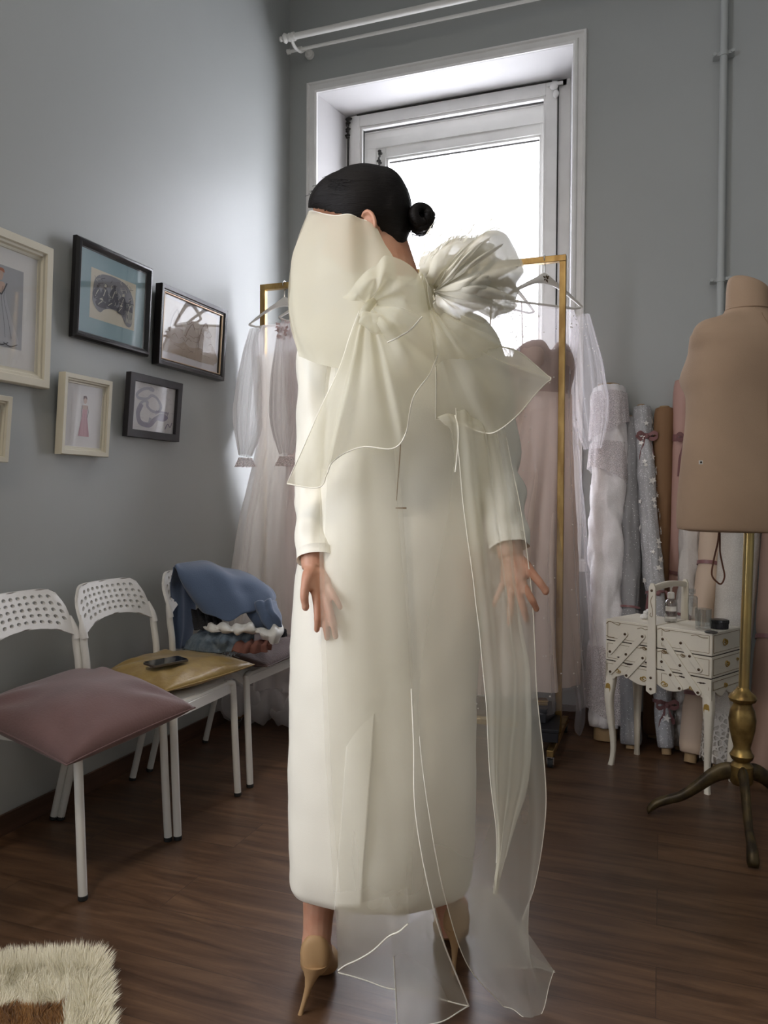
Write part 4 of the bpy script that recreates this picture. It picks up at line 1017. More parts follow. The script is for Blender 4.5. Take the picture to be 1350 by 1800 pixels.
# lace frills wrapped loosely around it
for (z0, z1, sd, nm) in ((1.20, 1.36, 2, 'upper'), (1.42, 1.60, 5, 'top'), (.10, .42, 8, 'lower')):
    bot, top, t, x, y, r = ra[1:]; rows = []
    for i in range(14):
        v = i/13; z = z0+(z1-z0)*v; c = bot+t*((z-bot.z)/t.z); row = []
        for k in range(90):
            a = 2*pi*k/90; zz = .045*math.sin(a+sd)*(1-v)
            w = r*(1.12+.10*(1-v)+.05*(1-v)*math.sin(a*13+sd)+.03*math.sin(a*5+sd))
            row.append(c+(x*math.cos(a)+y*math.sin(a))*w+Z*zz)
        rows.append(row)
    b = MB(); b.grid(rows, closed_v=True); obj('lace_wrap', b, M_lacewrap, ra[0], merge=False, angle=0)
roll('slim grey sequinned tulle roll right of the widest lace roll', G(1109, 1316), wtop(1107, 737, .042), .043, M_spark, wob=.22, seed=2, core=.02, ribbons=((.40, 'band', .004, .005),))
rs = roll('silver star organza roll tied with mauve ribbons', G(1172, 1326), wtop(1127, 717, .038), .040, M_star, wob=.24, seed=3, core=.03, ribbons=((.905, 'bow', 0, .006, .12), (.43, 'loop', 0, .006), (.12, 'bow', .01, .008, .10)))
bot, top, t, x, y, r = rs[1:]
b = MB(); r4 = random.Random(12)
for i in range(110):
    v = r4.uniform(.08, .98); a = r4.uniform(0, 2*pi); nrm = x*math.cos(a)+y*math.sin(a)
    if nrm.dot(Fh) > .2: continue
    c = bot+t*((top-bot).length*v)+nrm*(r*1.09); s_ = r4.uniform(.011, .021); u = t; w = nrm.cross(t); pts = []
    a0 = r4.uniform(0, 6)
    for k in range(10):
        q = s_ if k % 2 == 0 else s_*.42; pts.append(c+(u*math.cos(a0+pi*k/5)+w*math.sin(a0+pi*k/5))*q+nrm*(.004*r4.random()))
    b.poly(pts, nrm*.001)
obj('silver_stars', b, mat('silver_sequin', (.86, .84, .80), .35, metal=.2), rs[0], smooth=False, kind='stuff')
roll('plain caramel brown roll between the silver star roll and the pink roll', G(1147, 1296), wtop(1168, 719, .042), .045, M_kb, wob=.03, seed=4, core=.02)
roll('dusty pink satin roll tied with a wide mauve bow', G(1163, 1290)+V((.03, .02, 0)), wtop(1203, 670, .045), .046, M_pinkr, wob=.05, seed=5, core=.02, ribbons=((.835, 'bow', 0, .016, .16), (.45, 'band', .006, .008)))
roll('white fluffy roll right of the pink satin roll', G(1196, 1318), wtop(1226, 705, .05), .047, M_fluff, wob=.30, seed=6, core=.02, ribbons=((.36, 'bow', .01, .006, .05),), lumps=14)
roll('pale peach roll with thin mauve bands and a pink lower end', G(1213, 1340), wtop(1275, 690, .05), .050, M_peach, wob=.02, seed=7, core=.04, ribbons=((.50, 'band', 0, .008), (.15, 'band', 0, .008)))
rl = roll('large cream lace roll with a scalloped hem at its foot', G(1270, 1352), wtop(1322, 640, .085), .076, M_lace3, wob=.10, seed=8, core=.02, lumps=8)
bot, top, t, x, y, r = rl[1:]; rows = []
for i in range(10):
    v = i/9; c = bot+t*(.02+.20*v); row = []
    for k in range(120):
        a = 2*pi*k/120; row.append(c+(x*math.cos(a)+y*math.sin(a))*r*(1.16+.03*math.sin(a*11))+Z*(.022*abs(math.sin(a*6))*(1-v)))
    rows.append(row)
b = MB(); b.grid(rows, closed_v=True); obj('lace_hem', b, sheer('open_lace', (.74, .70, .64), .15, .3, lace=True, sscale=48, sthr=.13), rl[0], merge=False, angle=0)
roll('tan pink roll at the right edge behind the dress form stand', G(1340, 1372), wtop(1385, 640, .06), .060, M_tanpk, wob=.05, seed=9, core=.03, ribbons=((.30, 'band', 0, .009),))

# ------------------------------------------------------------------ cantilever sewing box on cabriole legs
SB0 = V((-.212, 3.290, 0)); SBA = math.radians(-29.5); SBL, SBW = .450, .235
sx = V((math.cos(SBA), math.sin(SBA), 0)); sy = V((-math.sin(SBA), math.cos(SBA), 0))
sbc = SB0+sx*SBL/2+sy*SBW/2
sb_ = thing('sewing_box', 'cream cantilever sewing box with gold scrolls on cabriole legs', 'sewing box', tuple(sbc), SBA)
M_sbp = mat('cream_painted_wood', (.76, .71, .60), .40, bump=.12, bscale=40, var=.06, vscale=8)
M_sbg = mat('gold_paint', (.42, .27, .06), .5, metal=.35, bump=.3, bscale=120)
M_line = mat('brown_gold_line', (.20, .13, .05), .6)
M_riv = mat('dark_brass_rivet', (.09, .055, .03), .4, metal=.7)
M_slit = mat('dark_gap', (.03, .02, .015), .9)
hl, hw_ = SBL/2, SBW/2
tiers = [(.520, .605), (.437, .516), (.352, .433)]
for ti, (za, zb) in enumerate(tiers):
    for sg in (-1, 1):
        b = MB(); xa, xb = (-.0+ -hl, -.004) if sg < 0 else (.004, hl)
        if ti == 2:
            # scalloped apron along the bottom of the lowest tier
            n = 26; pts = []
            for k in range(n+1):
                x = xa+(xb-xa)*k/n; ax = abs(x)/hl
                dz = .030*abs(math.sin(ax*pi*1.5+.2))*max(0, 1-ax)**.3+(.028 if ax > .78 else 0)*((ax-.78)/.22)
                pts.append((x, za+.004+.030-dz if ax < .80 else za+.034-dz-.004))
            for yy, d in ((-hw_, .010), (hw_-.010, .010)):
                poly = [V((x, yy, z)) for x, z in pts]+[V((xb, yy, zb)), V((xa, yy, zb))]
                b.poly(poly, V((0, d, 0)))
            b.box((xa, -hw_+.010, za+.04), (xb, hw_-.010, za+.048))
            xe = xa if sg < 0 else xb-.010
            pe = []
            for k in range(15):
                y = -hw_+SBW*k/14; ay = abs(y)/hw_; pe.append(V((xe, y, za+.034-.026*abs(math.sin(ay*pi*1.2+.3)))))
            b.poly(pe+[V((xe, hw_, zb)), V((xe, -hw_, zb))], V((.010, 0, 0)))
        else:
            b.box((xa, -hw_, za), (xb, hw_, zb))
        o = obj('tray' if ti else 'lid_tray', b, M_sbp, sb_, local=True, bevel=.002, angle=30)
        # pin lines
        c = MB(); y = -hw_-.0006; i0 = .010
        x0_, x1_ = xa+i0*(1 if sg < 0 else 2.2), xb-i0*(2.2 if sg < 0 else 1); z0_, z1_ = za+.010+(.03 if ti == 2 else 0), zb-.010
        for (p, q_) in (((x0_, z0_), (x1_, z0_)), ((x0_, z1_), (x1_, z1_)), ((x0_, z0_), (x0_, z1_)), ((x1_, z0_), (x1_, z1_))):
            if ti == 2 and p[1] == q_[1] == z0_: continue
            c.tube([(p[0], y, p[1]), (q_[0], y, q_[1])], .0009, 4)
        if sg > 0:
            X = hl+.0006
            for (p, q_) in (((-hw_+.012, z0_), (hw_-.012, z0_)), ((-hw_+.012, z1_), (hw_-.012, z1_)), ((-hw_+.012, z0_), (-hw_+.012, z1_)), ((hw_-.012, z0_), (hw_-.012, z1_))):
                c.tube([(X, p[0], p[1]), (X, q_[0], q_[1])], .0009, 4)
        obj('pin_line', c, M_line, o, local=True)
# dark seams between tiers
b = MB(); b.box((-hl+.003, -hw_+.003, .514), (hl-.003, hw_-.003, .522)); b.box((-hl+.003, -hw_+.003, .431), (hl-.003, hw_-.003, .439)); obj('gap', b, M_slit, sb_, local=True, smooth=False, label='dark seam')
def L2(px, py, dz=0):    # full-frame pixel on the front face -> local x, z
    p = ONP(px, py, SB0, sy); d = p-sbc; return d.dot(sx), p.z
def c8(x, y): return L2(1010+x/3.215, 980+y/3.215)
yf = -hw_
for a_, b_ in (((290, 432), (205, 530)), ((388, 445), (207, 643)), ((390, 567), (298, 665)), ((605, 482), (707, 632)), ((503, 460), (702, 762)), ((497, 587), (597, 738))):
    p, q_ = c8(*a_), c8(*b_); p = V((p[0], yf-.007, p[1])); q_ = V((q_[0], yf-.007, q_[1])); d = (q_-p).normalized(); n = V((-d.z, 0, d.x)); w = .0115
    outl = [p+n*w*math.cos(t)-d*w*math.sin(t) for t in [pi*k/8 for k in range(9)]]+[q_-n*w*math.cos(t)+d*w*math.sin(t) for t in [pi*k/8 for k in range(9)]]
    for yo in (0, SBW+.0085):
        b = MB(); b.poly([o+V((0, yo, 0)) for o in outl], V((0, .0055, 0))); st = obj('folding_arm', b, M_sbp, sb_, local=True, bevel=.001, angle=30)
        if yo == 0:
            b = MB()
            for e in ([p, q_, (p+q_)/2] if (q_-p).length > .11 else [p, q_]): b.lathe(e+V((0, -.0015, 0)), [(.002, -.002), (.005, -.001), (.0055, .002)], 12, axis=V((0, 1, 0)))
            obj('rivet', b, M_riv, st, local=True)
# handle: two uprights and an arched bar
hx = -.012
for yo in (-hw_-.014, hw_+.005):
    b = MB(); pts = [V((hx-.021, yo, .345)), V((hx+.000, yo, .333)), V((hx+.021, yo, .345)), V((hx+.016, yo, .60)), V((hx+.014, yo, .755)), V((hx+.006, yo, .770)), V((hx-.006, yo, .770)), V((hx-.014, yo, .755)), V((hx-.016, yo, .60))]
    b.poly(pts, V((0, .009, 0))); up_ = obj('handle_upright', b, M_sbp, sb_, local=True, bevel=.0015, angle=30)
    if yo < 0:
        b = MB()
        for z in (.742, .400, .356): b.lathe(V((hx, yo-.001, z)), [(.002, -.002), (.005, -.001), (.0055, .002)], 12, axis=V((0, 1, 0)))
        obj('rivet', b, M_riv, up_, local=True)
        b = MB(); b.tube([(hx+.004, yo-.001, .722), (hx-.004, yo-.001, .70), (hx+.004, yo-.001, .668), (hx+.003, yo-.001, .640), (hx-.006, yo-.001, .645), (hx-.002, yo-.001, .655)], .0011, 5, smooth=4); obj('scroll', b, M_line, up_, local=True)
b = MB(); rr_ = []
for k in range(25):
    t = k/24; y = -hw_-.008+(SBW+.018)*t; z = .742+.022*max(0, math.sin(pi*t))**1.5+.006*math.cos(t*2*pi)
    rr_.append([V((hx+cx, y, z+cz)) for cx, cz in ((-.009, -.010), (.009, -.010), (.011, .006), (.006, .013), (-.006, .013), (-.011, .006))])
b.rings(rr_); obj('handle_bar', b, M_sbp, sb_, local=True, angle=50)
# gold ornaments
def orn(X, z, s, yv=None, side=False, flip=1):
    b = MB()
    def Q(u, v): return V((hl+.002, X+u*s*flip, z+v*s)) if side else V((X+u*s*flip, yf-.002, z+v*s))
    for pts, r in (([(-1, -.2), (-.4, .5), (.3, .4), (.5, -.1), (.1, -.4), (-.2, -.1)], .20), ([(.5, -.3), (1.0, .2), (1.3, -.3), (1.0, -.7), (.6, -.5)], .16), ([(-.9, -.3), (-.3, -.8), (.4, -.9), (.9, -.6)], .13)):
        b.tube([Q(*p) for p in pts], [r*s*.5, r*s, r*s*1.1, r*s, r*s*.7, r*s*.4][:len(pts)], 6, smooth=4)
    return b
for (x_, y_, s_, f_) in ((245, 640, .010, 1), (392, 683, .012, -1), (505, 712, .012, 1), (668, 735, .010, -1), (395, 512, .008, 1), (505, 530, .009, 1), (610, 552, .008, 1)):
    X, z = c8(x_, y_); obj('gold_ornament', orn(X, z, s_, flip=f_), M_sbg if s_ >= .010 else M_line, sb_, local=True)
for (y_, z_, s_) in ((-.02, .565, .016), (.0, .480, .014), (-.01, .400, .011), (.085, .485, .008)): obj('gold_ornament', orn(y_, z_, s_, side=True), M_sbg, sb_, local=True)
for (pts) in ([(180, 372), (200, 360), (225, 372), (250, 382), (258, 372), (245, 368)], [(355, 402), (380, 398), (400, 408), (420, 404)], [(470, 405), (490, 400), (510, 415), (540, 414)], [(660, 440), (690, 438), (720, 452), (755, 455)], [(180, 440), (200, 448), (225, 452)], [(370, 510), (395, 508), (420, 525)], [(470, 530), (500, 528), (530, 545)]):
    b = MB(); b.tube([V((c8(*p)[0], yf-.0014, c8(*p)[1])) for p in pts], .0012, 5, smooth=4); obj('scroll', b, M_line, sb_, local=True)
for (xa, ya, xb, yb) in ((285, 600, 325, 606), (590, 668, 628, 680), (690, 705, 745, 712), (240, 562, 262, 566), (395, 590, 415, 596)):
    p, q_ = c8(xa, ya), c8(xb, yb); b = MB(); n = 8
    b.tube([V((p[0]+(q_[0]-p[0])*k/n, yf-.0008, p[1]+(q_[1]-p[1])*k/n)) for k in range(n+1)], [.0006+.0026*math.sin(pi*k/n)*(1+.4*math.sin(k*2.4)) for k in range(n+1)], 5)
    obj('paint_chip', b, mat('bare_dark_wood', (.045, .025, .018), .8), sb_, local=True, label='chipped dark paint')
# cabriole legs
for ix in (-1, 1):
    for iy in (-1, 1):
        b = MB(); rr_ = []
        path = [(.0, .390, .021), (.004, .350, .022), (.010, .310, .021), (.012, .270, .018), (.006, .200, .0155), (-.004, .130, .013), (-.008, .070, .0115), (-.004, .025, .011), (.002, 0, .0125)]
        P_ = crom([V(p) for p in path], 30)
        for p in P_:
            o, z, r = p; cx = ix*(hl-.020+o*.55); cy = iy*(hw_-.020+o*.8)
            rr_.append([V((cx+r*.9*math.copysign(abs(math.cos(a))**.6, math.cos(a)), cy+r*.9*math.copysign(abs(math.sin(a))**.6, math.sin(a)), z)) for a in [2*pi*(k+.5)/16 for k in range(16)]])
        b.rings(rr_); lg = obj('leg', b, M_sbp, sb_, local=True, angle=60)
        if iy < 0:
            b = MB(); cx = ix*(hl-.020+.004); yy = -(hw_-.020+.006)-.020
            b.poly([V((cx+dx_, yy, .318+dz_)) for dx_, dz_ in ((0, -.028), (.008, -.018), (.012, .004), (.009, .020), (0, .024), (-.009, .020), (-.012, .004), (-.008, -.018))], V((0, .004, 0)))
            obj('gold_ornament', b, M_sbg, lg, local=True, bevel=.001)
TZ = .606
def top_pt(px, py): return G(px, py, TZ)
# things standing on the sewing box
M_clear = glassy('clear_glass', (.90, .92, .92), refl=.20, rough=.05)
p = top_pt(1179, 1093)
t_ = thing('pump_bottle', 'clear pump bottle with white dispenser on the sewing box', 'bottle', (p.x, p.y, TZ))
b = MB(); b.lathe(p, [(.0, .002), (.022, .0), (.024, .004), (.024, .075), (.018, .088), (.010, .094), (.010, .098)], 24); obj('bottle_body', b, glassy('cloudy_plastic', (.80, .80, .78), refl=.2, rough=.2), t_)
b = MB(); b.lathe(p, [(.012, .094), (.0135, .096), (.0135, .116), (.010, .120), (.004, .121), (.004, .138), (.007, .139), (.007, .146), (.0, .147)], 20)
b.tube([p+Z*.143, p+Z*.144-Rh*.030, p+Z*.139-Rh*.034], .0035, 8); obj('pump', b, M_hang, t_)
b = MB(); b.box((p.x-.016, p.y-.0255, p.z+.02), (p.x+.016, p.y-.0245, p.z+.05)); 
for a0_, z_, w_ in ((-.5, .055, .010), (-.5, .022, .007)):
    b2 = MB(); b2.grid([[p+V((math.cos(a)*.0245, math.sin(a)*.0245, z_-w_)) for a in [-pi/2-1.0+2.0*k/12 for k in range(13)]], [p+V((math.cos(a)*.0245, math.sin(a)*.0245, z_+w_*(1 if w_ > .008 else .2))) for a in [-pi/2-1.0+2.0*k/12 for k in range(13)]]]); obj('label_band', b2, M_hang, t_, merge=False)
def bottle(label, px, py, w, h, m=M_clear, square=True, cap=True, rot=.3, name='glass_bottle'):
    p = top_pt(px, py); t_ = thing(name, label, 'bottle', (p.x, p.y, TZ), rot); b = MB()
    def sq(r, z, k=.35): return [V((math.copysign(abs(math.cos(a))**k, math.cos(a))*r, math.copysign(abs(math.sin(a))**k, math.sin(a))*r, z)) for a in [2*pi*(j+.5)/28 for j in range(28)]]
    b.rings([sq(w*.46, .0), sq(w*.5, .004), sq(w*.5, h*.72), sq(w*.40, h*.76), sq(w*.18, h*.79, 1), sq(w*.18, h*.85, 1)]); obj('bottle_body', b, m, t_, local=True)
    b = MB(); b.rings([sq(w*.28, h*.85), sq(w*.30, h*.86), sq(w*.30, h*.99), sq(w*.26, h)]); obj('stopper', b, m, t_, local=True)
bottle('tall square clear glass bottle behind the tumbler on the sewing box', 1216, 1088, .040, .125, rot=.2)
bottle('tallest square clear glass bottle at the back of the sewing box', 1230, 1074, .038, .118, rot=.7)
p = top_pt(1236, 1106)
t_ = thing('glass_tumbler', 'clear glass tumbler at the front of the sewing box top', 'glass', (p.x, p.y, TZ))
b = MB(); b.lathe(p, [(.0, .0), (.026, .0), (.028, .002), (.030, .078), (.0285, .078), (.026, .014), (.0, .012)], 32); obj('tumbler', b, M_clear, t_)
p = top_pt(1264, 1104)
t_ = thing('round_tin', 'round ribbed black tin on the right of the sewing box top', 'tin', (p.x, p.y, TZ))
rib = lambda r, z: [p+V((math.cos(a)*r*(1+.02*math.cos(a*36)), math.sin(a)*r*(1+.02*math.cos(a*36)), z)) for a in [2*pi*k/144 for k in range(144)]]
b = MB(); b.rings([rib(.032, 0), rib(.033, .002), rib(.033, .024)]); obj('tin_base', b, M_black2, t_)
b = MB(); b.rings([rib(.0345, .020), rib(.035, .022), rib(.035, .030), rib(.033, .033)]); b.lathe(p, [(.03, .031), (.03, .034), (.012, .034), (.010, .0345), (.0, .0345)], 36); obj('lid', b, M_black, t_)
p = top_pt(1250, 1112)
b = MB(); b.lathe(p, [(.0, .0), (.022, .0), (.024, .003), (.020, .005), (.0, .004)], 24); tag(obj('small_lid', b, mat('pewter', (.12, .12, .12), .35, metal=.8)), 'flat dark metal lid lying in front of the tumbler', 'lid')
p = top_pt(1134, 1088)
b = MB(); 
for dx_, dz_, r in ((0, .012, .014), (.012, .010, .011), (-.010, .009, .010), (.002, .026, .010), (.012, .034, .009)): b.ell(p+Rh*dx_+Z*dz_, Rh*r, Fh*r, Z*r*.9, 14, 10)
tag(obj('cotton_pads', b, M_wcot), 'small white cotton balls beside the handle on the sewing box', 'cotton')

# ------------------------------------------------------------------ dress form
MC = V((.258, 2.800, 0))
df = thing('dress_form', 'beige linen dress form on a turned gold wooden tripod stand', 'dress form', tuple(MC))
M_linen = mat('beige_linen', (.42, .295, .20), .85, bump=.3, bscale=500, var=.05, vscale=9)
M_brass = mat('aged_brass', (.42, .29, .10), .35, metal=.75, bump=.2, bscale=30, col2=(.16, .10, .035), vscale=18)
M_brassb = mat('brass_pole', (.58, .43, .17), .28, metal=.9, col2=(.34, .27, .14), vscale=12, aniso=(1, 1, .4))
dfa = YAW+math.radians(12)
fr = V((math.cos(dfa), math.sin(dfa), 0)); ff = V((-math.sin(dfa), math.cos(dfa), 0))
top_off = .028
def dc(z): return MC+(Rh*(.002+.014*(z-.3)/.7) if z < 1.0 else Rh*.0)+V((0, 0, z))
# (z, half width, back half depth, front half depth)
prof = [(.995, .205, .135, .125), (1.003, .222, .150, .140), (1.05, .226, .152, .145), (1.12, .223, .148, .142), (1.20, .215, .132, .140), (1.28, .206, .116, .138), (1.36, .196, .104, .140), (1.44, .188, .103, .160), (1.49, .192, .108, .180), (1.54, .190, .113, .172), (1.585, .185, .116, .150), (1.62, .190, .112, .125), (1.655, .187, .098, .105), (1.68, .165, .080, .088), (1.695, .120, .070, .076), (1.708, .086, .064, .068), (1.725, .072, .061, .064), (1.745, .070, .060, .062), (1.79, .068, .058, .060), (1.808, .062, .052, .054), (1.812, .045, .038, .040)]
Rg = []
PR = crom([V((a, b_, c_)) for a, b_, c_, d_ in prof], 90); PD = crom([V((d_, 0, 0)) for a, b_, c_, d_ in prof], 90)
for q, d_ in zip(PR, PD):
    row = []; c = dc(q.x)
    for k in range(64):
        a = 2*pi*k/64; ca, sa = math.cos(a), math.sin(a)
        e = .85 if q.x < 1.64 else 1.0
        dep = q.z if sa < 0 else d_.x
        bust = .038*math.exp(-((q.x-1.515)/.045)**2)*math.exp(-((abs(ca)-.62)/.26)**2) if sa > 0 else 0
        tiltn = .02*(q.x-1.76)/.05*ca*-1 if q.x > 1.76 else 0
        row.append(c+fr*(math.copysign(abs(ca)**e, ca)*q.y)*(1+bust*.4)+ff*(math.copysign(abs(sa)**e, sa)*(dep+bust))+Z*tiltn)
    Rg.append(row)
b = MB(); b.rings(Rg); obj('torso', b, M_linen, df, angle=60)
b = MB(); b.tube([dc(z)-ff*(crom([V((c_, 0, 0)) for a, b_, c_, d_ in prof], 90)[i].x+.0012) for i, z in enumerate([q.x for q in PR]) if 1.01 < z < 1.70], .0012, 4); obj('back_seam', b, mat('linen_seam', (.30, .20, .13), .9), df)
b = MB(); cc = dc(1.722)
b.tube([cc+fr*.073*math.cos(a)+ff*.0635*math.sin(a) for a in [2*pi*k/40 for k in range(41)]], .0016, 5); obj('neck_seam', b, mat('linen_seam', (.30, .20, .13), .9), df)
pt = ONP(1227, 813, dc(1.22)-ff*.11, ff); 
b = MB(); b.box((-.006, -.001, -.006), (.006, .001, .006), Matrix.Translation(pt-ff*.014) @ Matrix.Rotation(dfa, 4, 'Z')); b.mi = 1; b.box((-.003, -.0014, -.003), (.003, -.0011, .003), Matrix.Translation(pt-ff*.014) @ Matrix.Rotation(dfa, 4, 'Z'))
obj('size_sticker', b, [M_hang, M_slit], df, smooth=False)
b = MB(); b.tube([dc(.32), dc(.999)+Z*.02], .0165, 20); obj('pole', b, M_brassb, df)
b = MB(); b.lathe(MC+Rh*.002, [(.018, .150), (.030, .152), (.036, .160), (.036, .215), (.030, .222), (.024, .228), (.034, .238), (.038, .250), (.030, .262), (.026, .275), (.032, .300), (.040, .335), (.043, .370), (.038, .400), (.029, .418), (.030, .425), (.040, .430), (.044, .440), (.040, .450), (.026, .462), (.020, .470), (.018, .475)], 32)
obj('turned_column', b, M_brass, df, angle=40)
def claw(ang):
    d = V((math.cos(ang), math.sin(ang), 0)); n = V((-d.y, d.x, 0)); b = MB(); rr_ = []
    path = [(.010, .185, .034, .016), (.045, .190, .036, .016), (.090, .165, .030, .015), (.140, .118, .024, .014), (.190, .078, .021, .013), (.235, .058, .020, .014), (.268, .040, .019, .017), (.288, .018, .014, .018), (.292, .004, .004, .014)]
    c_ = crom([V((p[0], 0, p[1])) for p in path], 34); s_ = crom([V((p[2], p[3], 0)) for p in path], 34)
    for i in range(34):
        t = (c_[min(i+1, 33)]-c_[max(i-1, 0)]).normalized(); up = V((-t.z, 0, t.x))
        o = MC+Rh*.002
        row = []
        for k in range(14):
            a = 2*pi*k/14; q = c_[i]+up*(math.sin(a)*s_[i].x*.8); q.z = max(q.z, .0)
            row.append(o+d*q.x+n*(math.cos(a)*s_[i].y)+Z*q.z)
        rr_.append(row)
    b.rings(rr_); return b
M_claw = mat('dark_aged_gold_wood', (.10, .070, .026), .4, metal=.35, col2=(.035, .024, .012), vscale=20, bump=.3, bscale=30)
t1 = G(1168, 1435); a1 = math.atan2(t1.y-MC.y, t1.x-MC.x)
t2 = G(1318, 1512); a2 = math.atan2(t2.y-MC.y, t2.x-MC.x)
for a in (a1, a2, a2+math.radians(118)): obj('claw_leg', claw(a), M_claw, df)
# brown cord loop hanging from the form
c0_ = ONP(1264, 938, dc(1.0), ff); 
b = MB(); b.tube([c0_+Z*.01, c0_+Z*-.03-Rh*.004, c0_+Z*-.085-Rh*.016, c0_+Z*-.135-Rh*.022, c0_+Z*-.160-Rh*.004, c0_+Z*-.165+Rh*.010, c0_+Z*-.140+Rh*.020, c0_+Z*-.10+Rh*.012, c0_+Z*-.06+Rh*.004, c0_+Z*-.02+Rh*.003, c0_+Z*.01+Rh*.002], .0028, 8, smooth=5)
obj('cord_loop', b, mat('brown_cord', (.12, .045, .025), .7), df)

# ------------------------------------------------------------------ sheepskin rug
rgc = G(184, 1692); e1 = (G(-60, 1712)-rgc); e1.z = 0; e1 = e1.normalized(); e2 = (G(190, 1810)-rgc); e2.z = 0; e2 = e2.normalized()
brown_c = G(30, 1838)
rug = thing('sheepskin_rug', 'cream sheepskin rug with a brown patch in the bottom left corner', 'rug', tuple(rgc+e1*.35+e2*.35))
RW, RH = .62, .75
b = MB(); 
b.rings([[rgc+e1*u+e2*v+Z*z for u, v in ((0.01, .01), (RW, .01), (RW, RH), (.01, RH))] for z in (.001, .012)]); obj('hide', b, mat('hide_backing', (.6, .52, .38), .9), rug)
M_fur = mat('cream_wool', (.93, .88, .72), .9, sheen=.3); M_furb = mat('brown_wool', (.36, .18, .055), .9, sheen=.3)
def fur(border):
    b = MB(); r5 = random.Random(4 if border else 5); n = 60000
    for i in range(n):
        u, v = r5.uniform(0, .62), r5.uniform(0, .42)
        onb = u < .085 or v < .060
        if onb != border: continue
        p = rgc+e1*u+e2*v+Z*.010
        if u < .06 and v < .06 and math.hypot(.06-u, .06-v) > .06: continue
        dq = p-brown_c; brown = (not border) and math.hypot(dq.x, dq.y) < .095*(1+.35*noise.noise(p*22))
        b.mi = 1 if brown else 0
        cl = V((noise.noise(V((u*28, v*28, 1))), noise.noise(V((u*28, v*28, 7))), 0))
        h = (.040 if border else .028)*(.80+.25*r5.random())
        out = V((0, 0, 0))
        if u < .05: out += e1*-(.05-u)/.05*.020
        if v < .05: out += e2*-(.05-v)/.05*.020
        lean = out+(e1*cl.x+e2*cl.y)*.014+V((r5.uniform(-.005, .005), r5.uniform(-.005, .005), 0))
        w = .0011; a = r5.uniform(0, pi); d = V((math.cos(a)*w, math.sin(a)*w, 0))
        b.add([p-d, p+d, p+d*.9+lean*.5+Z*h*.6, p-d*.9+lean*.5+Z*h*.6, p+lean*1.25+Z*h], [(0, 1, 2, 3), (3, 2, 4)])
    return b
obj('border_fleece', fur(True), [M_fur, M_furb], rug, kind='stuff', merge=False, angle=0)
obj('fleece', fur(False), [M_fur, M_furb], rug, kind='stuff', merge=False, angle=0)

# ------------------------------------------------------------------ the woman
wp = G(650, 1745); 
person = thing('person', 'person in a long ivory dress with organza shoulder bows, seen from behind', 'person', (wp.x, wp.y, 0))
D0 = 1.70; PM = FPX/D0     # pixels per metre at the body's distance
B = MB()
def limb(pts, rs, n=16, k=5, flat=1.0):
    B.tube([P(*p) for p in pts], rs, n, smooth=k, flat=flat)
def torso_ring(py, xl, xr, hd, d=D0, n=40, off=0.0, sq=.9):
    c = P((xl+xr)/2, py, d); hw = (xr-xl)/2/FPX*d
    return [c+Rh*(math.copysign(abs(math.cos(a))**sq, math.cos(a))*hw)+Fh*(math.copysign(abs(math.sin(a))**sq, math.sin(a))*hd) for a in [2*pi*k/n for k in range(n)]]
B.rings([torso_ring(*q) for q in ((555, 640, 775, .055), (575, 595, 820, .07), (600, 580, 838, .085), (650, 590, 828, .10), (720, 598, 818, .105), (800, 605, 808, .09), (870, 590, 815, .10), (950, 570, 825, .12), (1010, 565, 825, .125), (1060, 580, 810, .10), (1090, 600, 790, .06))])
# neck and head (facing the left of the room, bowed)
hc_ = P(640, 375, 1.685)
hfx = (-Rh*.92+Fh*.39).normalized(); hsx = (Rh*.39+Fh*.92)   # face direction, far-side direction
hfx = (hfx*math.cos(.30)-Z*math.sin(.30)).normalized(); hup = hsx.cross(hfx).normalized(); hup = hup if hup.z > 0 else -hup
B.tube([P(712, 560, 1.70), P(697, 490, 1.69), P(682, 440, 1.685), P(668, 400, 1.685)], [.062, .050, .048, .05], 18, smooth=5)
def H(f, s, u): return hc_+hfx*f+hsx*s+hup*u
B.ell(H(-.006, 0, .008), hfx*.086, hsx*.070, hup*.084, 32, 20)          # cranium
B.ell(H(.040, 0, -.035), hfx*.052, hsx*.058, hup*.078, 28, 18)          # face
B.ell(H(.052, 0, -.088), hfx*.032, hsx*.030, hup*.026, 18, 12)          # chin
B.tube([H(-.005, -.052, -.045), H(.020, -.046, -.078), H(.052, -.018, -.098)], [.020, .017, .015], 12, smooth=4)
B.tube([H(-.005, .052, -.045), H(.020, .046, -.078), H(.052, .018, -.098)], [.020, .017, .015], 12, smooth=4)
B.tube([H(.088, 0, -.008), H(.100, 0, -.030), H(.108, 0, -.044), H(.092, 0, -.050)], [.007, .010, .012, .008], 12, smooth=4)   # nose
B.ell(H(.086, 0, -.067), hfx*.012, hsx*.024, hup*.006, 14, 8); B.ell(H(.084, 0, -.077), hfx*.012, hsx*.021, hup*.007, 14, 8)  # lips
